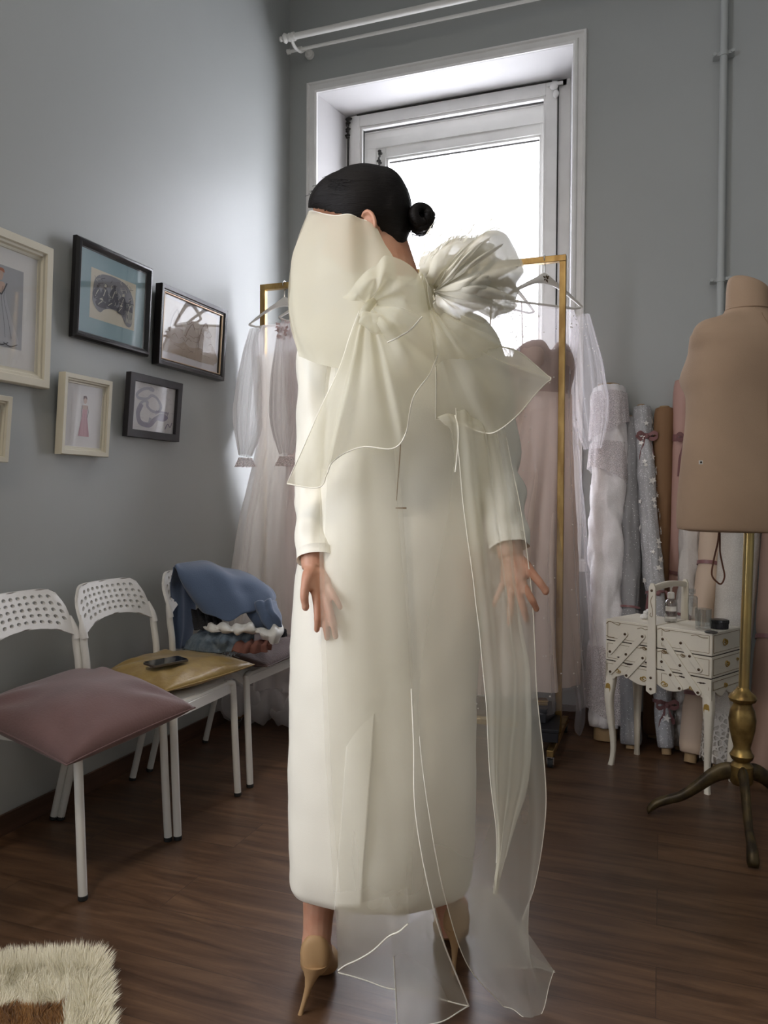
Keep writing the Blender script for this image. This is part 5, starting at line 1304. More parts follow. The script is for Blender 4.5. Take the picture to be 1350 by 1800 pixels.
for s_ in (-1, 1):
    B.tube([H(.074, s_*.010, .006), H(.078, s_*.030, .010), H(.062, s_*.050, .004)], [.007, .009, .006], 10, smooth=3)   # brow ridge
    B.ell(H(.070, s_*.031, -.010), hfx*.012, hsx*.014, hup*.010, 12, 8)     # closed eye
    # ear: helix ring, lobe and concha
    ce = P(651, 394, 1.603) if s_ < 0 else H(-.016, .072, -.045); er = []
    for k in range(19):
        a = math.radians(-60+k*300/18); er.append(ce+hfx*(.015*math.cos(a+pi/2+.3))*1+hup*(.025*math.sin(a+pi/2+.3))+hsx*s_*(.009+.003*math.sin(a)))
    B.tube(er, [.0045]*19, 8); B.ell(ce+hsx*s_*.002-hup*.002, hfx*.014, hsx*.007, hup*.023, 14, 10); B.ell(ce-hup*.026+hfx*.004+hsx*s_*.006, hfx*.008, hsx*.006, hup*.009, 10, 8)
B.ell(P(578, 366, 1.690), Rh*.036, Fh*.050, Z*.016, 20, 12)
# arms
limb([(596, 600, 1.69), (572, 640, 1.69), (560, 720, 1.70), (554, 800, 1.70), (552, 880, 1.665), (551, 960, 1.612), (552, 1000, 1.592)], [.055, .050, .044, .038, .037, .030, .0255], flat=.95)
limb([(822, 600, 1.69), (848, 640, 1.69), (864, 720, 1.70), (874, 800, 1.70), (884, 870, 1.665), (892, 940, 1.615), (898, 980, 1.595)], [.055, .050, .044, .038, .037, .030, .0255], flat=.95)
def hand(side, wrist, fingers, thumb, web):
    nr = lambda q: (q[0], q[1], q[2]-.062)
    wrist = nr(wrist); fingers = [[nr(q) for q in f] for f in fingers]; thumb = [nr(q) for q in thumb]
    base = [P(*f[0]) for f in fingers]; w = P(*wrist)
    for q in base: B.tube([w+(q-w)*.05, w+(q-w)*.45, q], [.019, .0155, .0100], 12, smooth=3)
    for i in range(len(base)-1): B.tube([base[i]*.8+w*.2, base[i+1]*.8+w*.2], .0105, 8); B.tube([base[i]*.95+w*.05, base[i+1]*.95+w*.05], .0085, 8)
    for f, r in zip(fingers, (.0080, .0083, .0080, .0070)):
        p = [P(*q) for q in f]; B.tube(p, [r*1.08, r*.98, r*.92, r*.74], 12, smooth=4); B.ell(p[-1], V((r*.8, 0, 0)), V((0, r*.8, 0)), Z*r*.95, 10, 8)
        for j in (1, 2): B.ell(p[j], V((r*1.02, 0, 0)), V((0, r*1.02, 0)), Z*r*.9, 10, 8)
    t = [P(*q) for q in thumb]; B.tube([w+(t[0]-w)*.2]+t, [.017, .0150, .0100, .0090, .0074], 12, smooth=4); B.ell(t[-1], V((.0085, 0, 0)), V((0, .0085, 0)), Z*.010, 10, 8)
    B.tube([w+(t[0]-w)*.6, (t[0]+base[0])/2, base[0]*.7+t[1]*.3], [.014, .013, .008], 10)
hand(-1, (552, 998, 1.655), [[(554, 1042, 1.625), (557, 1065, 1.617), (558, 1088, 1.614), (557, 1106, 1.620)], [(563, 1046, 1.632), (569, 1074, 1.622), (573, 1100, 1.618), (575, 1120, 1.622)],
     [(571, 1040, 1.630), (579, 1068, 1.616), (586, 1096, 1.608), (590, 1118, 1.608)], [(576, 1026, 1.632), (584, 1041, 1.620), (592, 1055, 1.612), (598, 1067, 1.610)]],
     [(543, 1012, 1.630), (537, 1030, 1.616), (535, 1049, 1.610), (537, 1066, 1.612)], 0)
hand(1, (898, 978, 1.655), [[(918, 1022, 1.625), (927, 1040, 1.617), (936, 1056, 1.614), (943, 1070, 1.620)], [(909, 1030, 1.635), (915, 1052, 1.628), (921, 1072, 1.626), (925, 1088, 1.632)],
     [(898, 1030, 1.650), (898, 1054, 1.642), (897, 1078, 1.640), (896, 1096, 1.646)], [(887, 1020, 1.665), (880, 1036, 1.658), (874, 1050, 1.656), (869, 1062, 1.660)]],
     [(921, 994, 1.640), (934, 1007, 1.625), (948, 1023, 1.618), (959, 1038, 1.620)], 0)
# legs
limb([(632, 1010, 1.70), (606, 1180, 1.69), (588, 1330, 1.675), (576, 1430, 1.70), (566, 1530, 1.69), (560, 1600, 1.675), (557, 1650, 1.668), (553, 1690, 1.665)], [.085, .070, .052, .056, .044, .034, .031, .028])
limb([(758, 1010, 1.70), (768, 1160, 1.72), (776, 1290, 1.745), (782, 1380, 1.80), (783, 1480, 1.81), (786, 1560, 1.81), (790, 1620, 1.81), (791, 1640, 1.81)], [.085, .070, .052, .056, .044, .034, .031, .028])
# feet inside the pumps
def shoe_frame(heel_px, ctr_px):
    tip = G(*heel_px); return tip
def foot_path(anchor, lat):
    """points of the foot axis: anchor is the heel tip on the floor, lat the sideways offset of the sole"""
    o = anchor+Rh*lat
    return lambda f, z, s=0: V((o.x, o.y, 0))+Fh*f+Rh*s+Z*z
FL = foot_path(G(528, 1783), .030); FR = foot_path(G(797, 1712), .006)
for F_ in (FL, FR):
    B.tube([F_(.028, .150), F_(.045, .120), F_(.085, .085), F_(.125, .050), F_(.160, .026), F_(.200, .018)], [.030, .033, .032, .030, .024, .014], 16, smooth=4)
remeshed('body', B, M_skin, person, .0028, 3)

# hair: smooth cap drawn back into a low bun
HB = MB()
HB.ell(P(641, 366, 1.685), Rh*.104, Fh*.092, Z*.090, 40, 26)
HB.ell(P(682, 372, 1.682), Rh*.052, Fh*.078, Z*.070, 30, 20)
HB.ell(P(700, 388, 1.680), Rh*.030, Fh*.055, Z*.050, 30, 20)
HB.ell(P(614, 356, 1.685), Rh*.080+Z*.010, Fh*.080, Z*.062, 32, 20)
HB.ell(P(588, 345, 1.685), Rh*.058+Z*.028, Fh*.066, Z*.042-Rh*.006, 28, 18)
HB.ell(P(568, 351, 1.690), Rh*.030+Z*.020, Fh*.050, Z*.022, 24, 14)
HB.ell(P(672, 358, 1.685), Rh*.058, Fh*.084, Z*.074, 30, 20)
HB.ell(P(690, 392, 1.680), Rh*.038, Fh*.062, Z*.060, 26, 18)
HB.ell(P(700, 415, 1.675), Rh*.021, Fh*.048, Z*.034, 20, 14)
poly_line = [(500, 358), (548, 360), (600, 372), (640, 379), (658, 380), (672, 405), (686, 424), (702, 438), (716, 444), (760, 444)]
def hairline(x):
    for (x0, y0), (x1, y1) in zip(poly_line, poly_line[1:]):
        if x0 <= x <= x1: return y0+(y1-y0)*(x-x0)/(x1-x0)
    return 444
def cut(o):
    M = o.matrix_world if False else ROOT[person.name]
    bm = bmesh.new(); bm.from_mesh(o.data); dl = []
    for v in bm.verts:
        x, y, z = proj(M @ v.co)
        hl_ = hairline(x)
        if y > hl_: 
            if y > hl_+6: dl.append(v)
    bmesh.ops.delete(bm, geom=dl, context='VERTS'); bm.to_mesh(o.data); bm.free()
hair = remeshed('hair', HB, M_hair, person, .004, 10, post=cut)
hm = hair.modifiers.new('solid', 'SOLIDIFY'); hm.thickness = .004; hm.offset = -1
# combed strands following the head towards the bun
b = MB(); r6 = random.Random(21)
bunc = P(737, 388, 1.672)
for i in range(60):
    a = r6.uniform(-1, 1)
    st = P(548+r6.uniform(0, 60), 352-r6.uniform(0, 8), 1.62+.13*r6.random()) if i % 3 else P(555+r6.uniform(0, 110), 300, 1.68)
    ax = (st-P(637, 362, 1.685)); cen = P(637, 362, 1.685)
    pts = []
    en = P(714, 385+r6.uniform(-16, 16), 1.66+r6.uniform(-.02, .03))
    for k in range(14):
        t = k/13; q = st*(1-t)+en*t-cen; w = V((q.dot(Rh)/.106, q.dot(Fh)/.090, (q.z+.02)/.096)); 
        near = -1 if i % 2 else r6.choice((-1, .2))
        w += V((0, near*math.sin(pi*t)*1.2, .5*a*math.sin(pi*t))); w.normalize()
        pts.append(cen+Rh*w.x*.106+Fh*w.y*.0895+Z*w.z*.0960)
    pts = [p for p in pts if proj(p)[1] < hairline(proj(p)[0])+3 and proj(p)[1] > 312]
    if len(pts) > 3 and i % 3: b.tube(pts, .0007, 4)
for i in range(16):
    tt = r6.random(); s0 = P(550+tt*38, 350-tt*38, 1.67+.02*r6.random()); 
    b.tube([s0, s0-Rh*r6.uniform(.004, .016)+Z*r6.uniform(-.004, .008), s0-Rh*r6.uniform(.010, .028)+Z*r6.uniform(-.012, .004)], .0005, 3)
obj('strands', b, M_hair, hair)
b = MB()
for j in range(5):
    pts = []; n_ = 44; tl = .5*math.sin(j*1.9)
    for k in range(n_):
        t = k/(n_-1); a = 2*pi*1.25*t+j*1.256; R1 = .021*(1-.35*t)
        u = Rh*math.cos(a)+Z*math.sin(a)*(1.08)
        pts.append(bunc+u*R1+Fh*(-.014+.030*t*math.cos(j)+.006*math.sin(a*1.5+j))+Rh*.003)
    b.tube(pts, [.0105*(.75+.35*math.sin(pi*k/(n_-1))) for k in range(n_)], 12)
for k in range(60):      # fine wisps lying along the coil
    a0 = r6.uniform(0, 2*pi); R1 = .0305+r6.uniform(-.003, .002); f0 = r6.uniform(-.018, .012)
    b.tube([bunc+(Rh*math.cos(a0+t*.25)+Z*math.sin(a0+t*.25)*1.08)*R1*(1-.02*t)+Fh*f0 for t in range(7)], .0007, 4)
b.ell(bunc, Rh*.026, Fh*.024, Z*.028, 20, 14)
b.tube([P(712, 388, 1.675), P(722, 388, 1.673), P(730, 388, 1.672)], [.028, .021, .020], 16, smooth=3)
for i in range(14):
    a = r6.uniform(0, 2*pi); p = bunc+(Rh*math.cos(a)+Z*math.sin(a))*.030; t = Rh*math.cos(a+1.2)+Z*math.sin(a+1.2)
    b.tube([p, p+t*.012+Z*.002, p+t*.018-Rh*.003], .0010, 4, smooth=2)
obj('bun', b, M_hair, hair)

# dress
dress_rings = [(498, 664, 738, .056), (520, 658, 748, .056), (548, 642, 775, .058), (560, 612, 805, .066), (574, 585, 826, .082), (600, 570, 842, .098), (660, 566, 856, .118), (730, 566, 852, .125), (800, 562, 848, .128), (900, 545, 850, .138), (1000, 523, 852, .148), (1100, 517, 848, .150), (1200, 513, 839, .150),
               (1300, 511, 834, .150), (1400, 510, 831, .148), (1490, 509, 828, .145), (1532, 510, 825, .138), (1548, 515, 821, .130), (1554, 522, 815, .122), (1548, 530, 808, .115)]
g = []
nphi = 120
RR = crom([V((py, xl, xr)) for py, xl, xr, hd in dress_rings], 110); HD = crom([V((hd, 0, 0)) for py, xl, xr, hd in dress_rings], 110)
for i in range(110):
    py, xl, xr = RR[i]; hd = HD[i].x; c = P((xl+xr)/2, py, D0); hw = (xr-xl)/2/FPX*D0; row = []
    v = (py-498)/1070
    for k in range(nphi):
        a = 2*pi*k/nphi; ca, sa = math.cos(a), math.sin(a); e = .85
        f = .006*max(0, v-.3)*math.sin(a*5+1+v*2)*(1 if sa < 0 else .6)
        p = c+Rh*(math.copysign(abs(ca)**e, ca)*(hw+f))+Fh*(math.copysign(abs(sa)**e, sa)*(hd+f))
        p += (Rh*ca+Fh*sa)*(wrink(V((p.x, p.y, p.z*.5)), 7, .010)+wrink(p, 20, .0025))
        row.append(p)
    g.append(row)
b = MB(); b.grid(g, closed_v=True); dress = obj('dress', b, M_dress, person, angle=0, merge=False, label='long ivory crepe dress with a back vent')
def sleeve(cs, side):
    R_ = []
    ctr = crom([V(P(x, y, d)) for x, y, d, r in cs], 70); rad = crom([V((r, 0, 0)) for *_x, r in cs], 70)
    for i in range(70):
        t = (ctr[min(i+1, 69)]-ctr[max(i-1, 0)]).normalized(); x = (Rh-t*Rh.dot(t)).normalized(); y = t.cross(x); row = []
        v = i/69
        for k in range(50):
            a = 2*pi*k/50
            cr_w = .0055*math.sin(v*34+math.sin(a)*2.2+side)*math.exp(-((v-.62)/.16)**2)*(1+math.cos(a+1)) + .004*math.sin(v*22-a*2)*math.exp(-((v-.85)/.12)**2)
            row.append(ctr[i]+(x*math.cos(a)+y*math.sin(a)*.95)*(rad[i].x+cr_w+wrink(ctr[i]+x*math.cos(a)*.1+y*math.sin(a)*.1, 16, .006)))
        R_.append(row)
    b = MB(); b.grid(R_, closed_v=True)
    e = R_[-1]; cc = sum(e, V((0, 0, 0)))/50; b.grid([e, [cc+(p-cc)*.93+Z*.001 for p in e], [cc+(p-cc)*.90+Z*.02 for p in e]], closed_v=True)
    return obj('sleeve', b, M_dress, dress, angle=0, merge=False)
sleeve([(612, 572, 1.69, .045), (588, 592, 1.69, .060), (573, 630, 1.69, .062), (567, 700, 1.69, .056), (562, 780, 1.69, .051), (558, 860, 1.67, .046), (553, 900, 1.65, .043), (553, 945, 1.625, .040), (554, 984, 1.600, .0385)], 0)
sleeve([(800, 572, 1.69, .045), (820, 596, 1.69, .058), (838, 634, 1.69, .060), (858, 700, 1.69, .056), (868, 770, 1.69, .051), (877, 840, 1.68, .047), (884, 880, 1.65, .045), (891, 925, 1.625, .043), (896, 962, 1.605, .041)], 2)
# vent panel and back closure
def dress_depth(px, py):
    for (y0, l0, r0, h0), (y1, l1, r1, h1) in zip(dress_rings, dress_rings[1:]):
        if y0 <= py <= y1: t = (py-y0)/(y1-y0); xl, xr, hd = l0+(l1-l0)*t, r0+(r1-r0)*t, h0+(h1-h0)*t; break
    else: xl, xr, hd = dress_rings[-3][1:]
    for _ in range(4):
        d_ = D0 if _ == 0 else dd
        r = min(.99, abs(px-(xl+xr)/2)*d_/D0/((xr-xl)/2)); ca = r**(1/.85); dd = D0-hd*math.sqrt(1-ca*ca)**.85
    return dd
def vrow(xs, py, lift, ypull=0): return [(x, py+ypull*k, dress_depth(x, min(py, 1560)/1.0*1.0)-lift) for k, x in enumerate(xs)]
cols = []
for fx in (0, .25, .5, .75, 1):
    col = []
    for py in (1240, 1320, 1400, 1480, 1540, 1597):
        xe = 660-(py-1240)/357*26; x = xe-46+46*fx
        pr = 1240+(py-1240)*.89       # height on the centre line that lands at this pixel on the near side
        col.append((x, py, dress_depth(x, min(pr, 1530))+.006-.004*fx-.016*((py-1240)/357)**.6))
    cols.append(col)
g = sheet(cols, 16, 40, fold=0, nf=1, wr=.0)
sheet_obj('vent_flap', g, M_dress, dress, solid=.0025)
b = MB(); b.tube([P(706, 742, 1.569), P(703, 800, 1.566), P(699, 850, 1.563), P(697, 880, 1.560)], .0011, 5, smooth=4)
b.box((-.011, -.002, -.0015), (.011, 0, .0015), Matrix.Translation(P(705, 893, 1.556)) @ Matrix.Rotation(YAW, 4, 'Z'))
obj('back_closure', b, mat('brown_seam_thread', (.35, .25, .16), .8), dress)  # thin brown line along the back opening

# high heeled pumps
def pump(F_, tipx):
    sh = bpy.data.objects  # readability only
    b = MB(); secs = []
    # (forward, bottom z, top z, half width)
    S_ = [(-.006, .088, .128, .016), (.000, .082, .158, .026), (.012, .078, .166, .031), (.035, .072, .150, .035), (.060, .058, .122, .036), (.085, .036, .098, .038), (.110, .014, .078, .042), (.135, .005, .066, .045), (.160, .003, .056, .043), (.185, .003, .046, .036), (.210, .004, .034, .024), (.228, .006, .022, .012), (.234, .010, .014, .004)]
    q = crom([V((a, z0, z1)) for a, z0, z1, w in S_], 44); ww = crom([V((w, 0, 0)) for a, z0, z1, w in S_], 44)
    for i in range(44):
        f, z0, z1 = q[i]; w = ww[i].x; row = []
        for k in range(28):
            a = 2*pi*k/28; ca, sa = math.cos(a), math.sin(a)
            row.append(F_(f, (z0+z1)/2+(z1-z0)/2*math.copysign(abs(sa)**.7, sa), math.copysign(abs(ca)**.8, ca)*w*(1-.18*max(0, sa))))
        secs.append(row)
    b.rings(secs); root_ = obj('pump', b, M_shoe, person, angle=60, label='nude suede stiletto pump')
    b = MB(); rr_ = []
    tip = tipx
    for z, r, fx in ((.0, .0055, .0), (.01, .0050, .001), (.03, .0056, .003), (.055, .0080, .006), (.075, .014, .012), (.092, .024, .018), (.104, .029, .020)):
        t = (z/.1); c = V((tip.x, tip.y, z))*(1-min(1, t))+F_(.012, z)*min(1, t)
        rr_.append([c+Rh*math.cos(a)*r+Fh*math.sin(a)*r*.9 for a in [2*pi*k/18 for k in range(18)]])
    b.rings(rr_); obj('stiletto_heel', b, M_shoe, root_)
pump(FL, G(528, 1783)); pump(FR, G(797, 1712))

# organza bows
M_org = sheer('ivory_organza', (.83, .80, .66), .34, .5, edge=.35)
M_org2 = sheer('ivory_organza_double', (.83, .80, .66), .62, .5, edge=.3)
M_orgt = sheer('ivory_organza_single', (.82, .79, .68), .26, .5, edge=.35)
M_collar = sheer('ivory_organza_many_layers', (.83, .80, .66), .80, .45, edge=.2)
M_puff = sheer('ivory_organza_puff', (.80, .77, .66), .74, .16, edge=.25)
M_cord = mat('rolled_hem_thread', (.92, .89, .78), .7)
PB = person
bowL = obj('shoulder_bow', (lambda b: (b.tube([P(634, 556, 1.480), P(646, 540, 1.472), P(660, 526, 1.480)], [.006, .009, .006], 12, smooth=4), b)[-1])(MB()), M_collar, PB, label='left ivory organza bow knot')
bowR = obj('shoulder_bow', (lambda b: (b.ell(P(750, 515, 1.50), Rh*.018, Fh*.020, Z*.036, 20, 14), [b.tube([P(742+dx_, 480, 1.49), P(736+dx_*1.3, 512, 1.478), P(748+dx_, 548, 1.49)], [.007, .009, .007], 8, smooth=4) for dx_ in (0, 7, 14)], b)[-1])(MB()), M_collar, PB, label='right ivory organza bow knot')
def fab(name, ribs, m, parent, hems=(), r=.0014, label=None, **k):
    g = sheet(ribs, **k); o = sheet_obj(name, g, m, parent, label=label)
    for h in hems:
        e = edge_pts(g, h[0]) if isinstance(h, tuple) else edge_pts(g, h)
        if isinstance(h, tuple): n = len(e); e = e[int(h[1]*n):int(h[2]*n)]
        hb = MB(); hb.tube(e, r, 6); obj('rolled_hem', hb, M_cord, parent)
    return g
tp = lambda u, v: math.sin(pi*min(1, v*.8+.05))
# left bow: tall collar loop that hides the face
fab('loop', [[(541, 371, 1.76), (522, 415, 1.74), (510, 465, 1.72), (505, 520, 1.70), (508, 575, 1.66), (522, 625, 1.61)],
             [(556, 372, 1.67), (540, 420, 1.62), (531, 480, 1.60), (529, 540, 1.585), (540, 590, 1.56), (562, 640, 1.54)],
             [(585, 376, 1.605), (575, 430, 1.56), (572, 490, 1.53), (575, 550, 1.52), (590, 605, 1.51), (606, 645, 1.515)],
             [(615, 380, 1.585), (615, 430, 1.54), (618, 480, 1.51), (622, 530, 1.495), (628, 575, 1.49), (634, 605, 1.50)],
             [(640, 384, 1.588), (650, 420, 1.555), (655, 455, 1.525), (658, 490, 1.50), (656, 520, 1.49), (648, 548, 1.485)],
             [(662, 405, 1.59), (676, 430, 1.565), (690, 454, 1.545), (694, 486, 1.53), (682, 520, 1.51), (660, 552, 1.49)]], M_collar, bowL, nu=60, nv=60, fold=.006, nf=2.4, seed=1, wr=.009, ws=9, hems=(('v0', 0, .85),), r=.0009)
fab('loop', [[(541, 371, 1.765), (522, 415, 1.75), (510, 465, 1.74), (505, 520, 1.73), (510, 575, 1.70), (524, 620, 1.66)],
             [(570, 376, 1.83), (560, 420, 1.84), (552, 470, 1.83), (548, 530, 1.78), (555, 580, 1.72), (570, 625, 1.64)],
             [(610, 390, 1.86), (605, 430, 1.86), (600, 480, 1.83), (600, 530, 1.76), (605, 575, 1.66), (610, 610, 1.56)],
             [(655, 420, 1.84), (655, 450, 1.82), (655, 480, 1.77), (652, 515, 1.68), (648, 545, 1.56), (645, 560, 1.50)]], M_collar, bowL, nu=40, nv=40, fold=.004, nf=2, seed=3, wr=.005, ws=7)
# its front fan, running from the knot round to the lower left
fan = [[(644, 534, 1.48), (625, 530, 1.45), (601, 524, 1.46)], [(646, 530, 1.48), (640, 506, 1.42), (628, 492, 1.44)], [(650, 528, 1.475), (662, 490, 1.405), (658, 464, 1.44)],
       [(654, 527, 1.475), (680, 488, 1.40), (684, 451, 1.45)], [(658, 529, 1.475), (698, 500, 1.405), (728, 472, 1.455)], [(660, 532, 1.475), (712, 528, 1.42), (754, 540, 1.47)],
       [(661, 536, 1.475), (716, 565, 1.43), (768, 612, 1.465)], [(660, 540, 1.475), (708, 600, 1.43), (760, 648, 1.465)], [(657, 544, 1.475), (692, 625, 1.43), (727, 697, 1.46)],
       [(653, 548, 1.475), (682, 645, 1.44), (713, 762, 1.475)], [(648, 550, 1.475), (664, 660, 1.45), (690, 789, 1.485)], [(643, 551, 1.475), (638, 670, 1.455), (636, 786, 1.50)],
       [(638, 551, 1.475), (610, 690, 1.465), (584, 812, 1.52)], [(634, 550, 1.475), (592, 700, 1.48), (562, 856, 1.54)], [(631, 547, 1.475), (575, 690, 1.50), (506, 850, 1.57)]]
fab('flap', fan, M_org2, bowL, nu=170, nv=44, fold=.0075, nf=9, seed=2, wr=.004, ws=12, taper=tp, hems=(('v1', .40, 1.0), 'u1'))
fab('flap', [[(648, 548, 1.46), (664, 572, 1.405), (681, 602, 1.41)], [(655, 542, 1.455), (688, 562, 1.392), (715, 584, 1.41)], [(660, 536, 1.455), (702, 540, 1.388), (743, 557, 1.42)]], M_org, bowL, nu=40, nv=24, fold=.004, nf=2, seed=5, hems=('v1',), taper=tp)
fab('flap', [[(640, 552, 1.46), (630, 556, 1.44), (636, 545, 1.43), (655, 548, 1.42)], [(646, 560, 1.46), (640, 575, 1.43), (655, 565, 1.41), (680, 560, 1.41)], [(655, 570, 1.46), (668, 590, 1.44), (690, 585, 1.42), (722, 575, 1.43)]], M_org, bowL, nu=24, nv=30, fold=.004, nf=2, seed=6)
# long left tail to the floor
fab('tail', [[(575, 640, 1.545), (566, 780, 1.535), (564, 900, 1.53), (563, 1000, 1.525), (566, 1150, 1.525), (571, 1300, 1.515), (580, 1450, 1.50), (590, 1600, 1.505), (594, 1710, 1.60)],
             [(615, 610, 1.53), (612, 770, 1.515), (612, 900, 1.51), (614, 1000, 1.51), (620, 1150, 1.51), (626, 1300, 1.505), (634, 1450, 1.49), (644, 1600, 1.50), (652, 1730, 1.59)],
             [(645, 600, 1.51), (655, 770, 1.51), (662, 900, 1.51), (668, 1000, 1.51), (678, 1150, 1.51), (686, 1300, 1.505), (694, 1450, 1.49), (712, 1600, 1.50), (735, 1748, 1.59)],
             [(668, 640, 1.515), (690, 770, 1.515), (700, 900, 1.515), (708, 1000, 1.515), (720, 1150, 1.515), (727, 1300, 1.51), (732, 1440, 1.495), (768, 1620, 1.52), (824, 1768, 1.61)]], M_orgt, bowL, nu=70, nv=90, fold=.0035, nf=2.3, seed=3, wr=.006, ws=5, hems=('v1', ('u1', .55, 1.0)), r=.0016)
fab('tail', [[(594, 1592, 1.49), (594, 1630, 1.51), (594, 1670, 1.545), (594, 1708, 1.59)], [(640, 1585, 1.485), (642, 1620, 1.49), (644, 1650, 1.505), (645, 1676, 1.525)], [(685, 1575, 1.48), (686, 1600, 1.483), (686, 1625, 1.49), (686, 1646, 1.50)], [(716, 1562, 1.48), (718, 1585, 1.48), (718, 1605, 1.485), (717, 1625, 1.49)]], M_orgt, bowL, nu=40, nv=40, fold=.004, nf=2, seed=8, hems=('v1',), r=.0018)
fab('tail', [[(690, 1645, 1.535), (693, 1700, 1.55), (696, 1750, 1.57), (699, 1815, 1.59)], [(728, 1620, 1.535), (735, 1680, 1.55), (745, 1740, 1.57), (748, 1806, 1.60)], [(764, 1590, 1.545), (780, 1650, 1.56), (795, 1710, 1.59), (824, 1769, 1.625)]], M_orgt, bowL, nu=40, nv=50, fold=.003, nf=2, seed=9, hems=('u0', 'v1'), r=.0014)
# second, wider layer falling from the same knot
fab('tail', [[(590, 640, 1.56), (578, 800, 1.545), (570, 1000, 1.54), (576, 1200, 1.535), (584, 1400, 1.515), (600, 1590, 1.512)], [(640, 620, 1.545), (640, 800, 1.53), (645, 1000, 1.525), (650, 1200, 1.525), (655, 1400, 1.505), (665, 1612, 1.508)],
             [(680, 640, 1.535), (700, 800, 1.53), (715, 1000, 1.525), (726, 1200, 1.525), (728, 1400, 1.505), (722, 1610, 1.512)]], M_orgt, bowL, nu=50, nv=50, fold=.004, nf=2.1, seed=11, wr=.006, ws=5)

arc = [(735, 466, 1.555), (752, 441, 1.53), (785, 424, 1.50), (820, 416, 1.49), (855, 404, 1.50), (893, 416, 1.52), (912, 446, 1.52), (918, 482, 1.51), (912, 522, 1.50), (897, 548, 1.495), (868, 562, 1.48), (838, 574, 1.47), (806, 578, 1.465), (780, 568, 1.47), (770, 548, 1.475)]
def petal_fan(arc, k0, mid, md, dd=0.0, grow=1.0):
    out = []
    for i, (x, y, d) in enumerate(arc):
        kx, ky, kd = k0; x = kx+(x-kx)*grow; y = ky+(y-ky)*grow
        out.append([(kx+(x-kx)*.06, ky+(y-ky)*.06, kd), (kx+(x-kx)*.35, ky+(y-ky)*.35, md+dd), (kx+(x-kx)*.75, ky+(y-ky)*.75, md+.01+dd), (x, y, d+dd*.3)])
    return out
fab('loop', petal_fan(arc, (757, 512, 1.49), .5, 1.445), M_puff, bowR, nu=190, nv=40, fold=.011, nf=6, seed=1, wr=.004, ws=9, taper=lambda u, v: .15+.85*math.sin(pi*min(1, v*.75+.05)))
fab('loop', petal_fan(arc[:11], (757, 512, 1.50), .5, 1.53, dd=.05), M_puff, bowR, nu=160, nv=36, fold=.011, nf=5, seed=5, wr=.005, ws=9, taper=lambda u, v: .2+.8*v)
fab('loop', petal_fan([(x, y, d+.03) for x, y, d in arc[3:10]], (757, 512, 1.50), .5, 1.49, dd=.03, grow=.82), M_puff, bowR, nu=120, nv=30, fold=.010, nf=4, seed=8, wr=.005, ws=9, taper=lambda u, v: .3+.7*v)
fab('loop', petal_fan([(x, y, d) for x, y, d in arc], (757, 512, 1.50), .5, 1.47, dd=.01, grow=.72), M_collar, bowR, nu=120, nv=30, fold=.008, nf=5, seed=3, wr=.004, ws=10, taper=lambda u, v: .3+.7*v)
# crisp pleat leaves inside the puff
def leaf(pts, w, m, seed):
    c = crom([P(*p) for p in pts], 14); rows = []
    for s_ in (-1, 0, 1):
        rows.append([q+(Z*.5+Rh*.3)*s_*w*math.sin(pi*(.08+.84*i/13))+Fh*(-.010*(1-abs(s_))*math.sin(pi*i/13)) for i, q in enumerate(c)])
    b = MB(); b.grid(rows); return b
r7 = random.Random(5)
for i, (x, y) in enumerate([(910, 470), (895, 500), (884, 430), (862, 418), (905, 525), (890, 545), (868, 470), (845, 445), (880, 512), (836, 420)]):
    b = leaf([(765, 510, 1.47), ((765+x)/2+r7.uniform(-8, 8), (510+y)/2+r7.uniform(-8, 8), 1.42+.02*r7.random()), (x, y, 1.46+.04*r7.random())], .016+.008*r7.random(), M_org, i)
    obj('pleat', b, M_puff, bowR, angle=0, merge=False)
b = MB()
for i in range(80):
    x0 = r7.uniform(740, 880); y0 = 446-(x0-740)*.30+r7.uniform(-14, 8); L_ = r7.uniform(26, 60)
    if i % 3 == 0: x0, y0 = r7.uniform(735, 775), r7.uniform(440, 478)
    an = math.radians(r7.uniform(28, 72)); d0 = 1.47+.05*r7.random()
    p = [P(x0, y0, d0), P(x0+L_*.5*math.cos(an), y0-L_*.5*math.sin(an)+r7.uniform(-4, 4), d0-.01), P(x0+L_*math.cos(an)+r7.uniform(-4, 4), y0-L_*math.sin(an), d0+.01)]
    c = crom(p, 8); w = r7.uniform(.0010, .0042)
    n_ = (Rh*.7+Z*.7 if i % 2 else Rh*.8-Fh*.5)
    b.grid([[q+n_*w*math.sin(pi*(.1+.85*k/7)) for k, q in enumerate(c)], [q-n_*w*math.sin(pi*(.1+.85*k/7)) for k, q in enumerate(c)]])
obj('frayed_edge', b, M_puff, bowR, angle=0, merge=False, kind='stuff')
fab('loop', [[(765, 530, 1.48), (810, 552, 1.45), (862, 572, 1.48)], [(763, 534, 1.48), (820, 565, 1.44), (884, 598, 1.49)], [(760, 538, 1.48), (806, 582, 1.43), (862, 620, 1.475)], [(757, 541, 1.48), (792, 590, 1.43), (822, 633, 1.465)],
             [(754, 544, 1.48), (775, 590, 1.435), (788, 630, 1.465)], [(751, 546, 1.48), (760, 595, 1.445), (765, 645, 1.475)]], M_org, bowR, nu=70, nv=26, fold=.006, nf=4, seed=4, taper=tp, hems=())
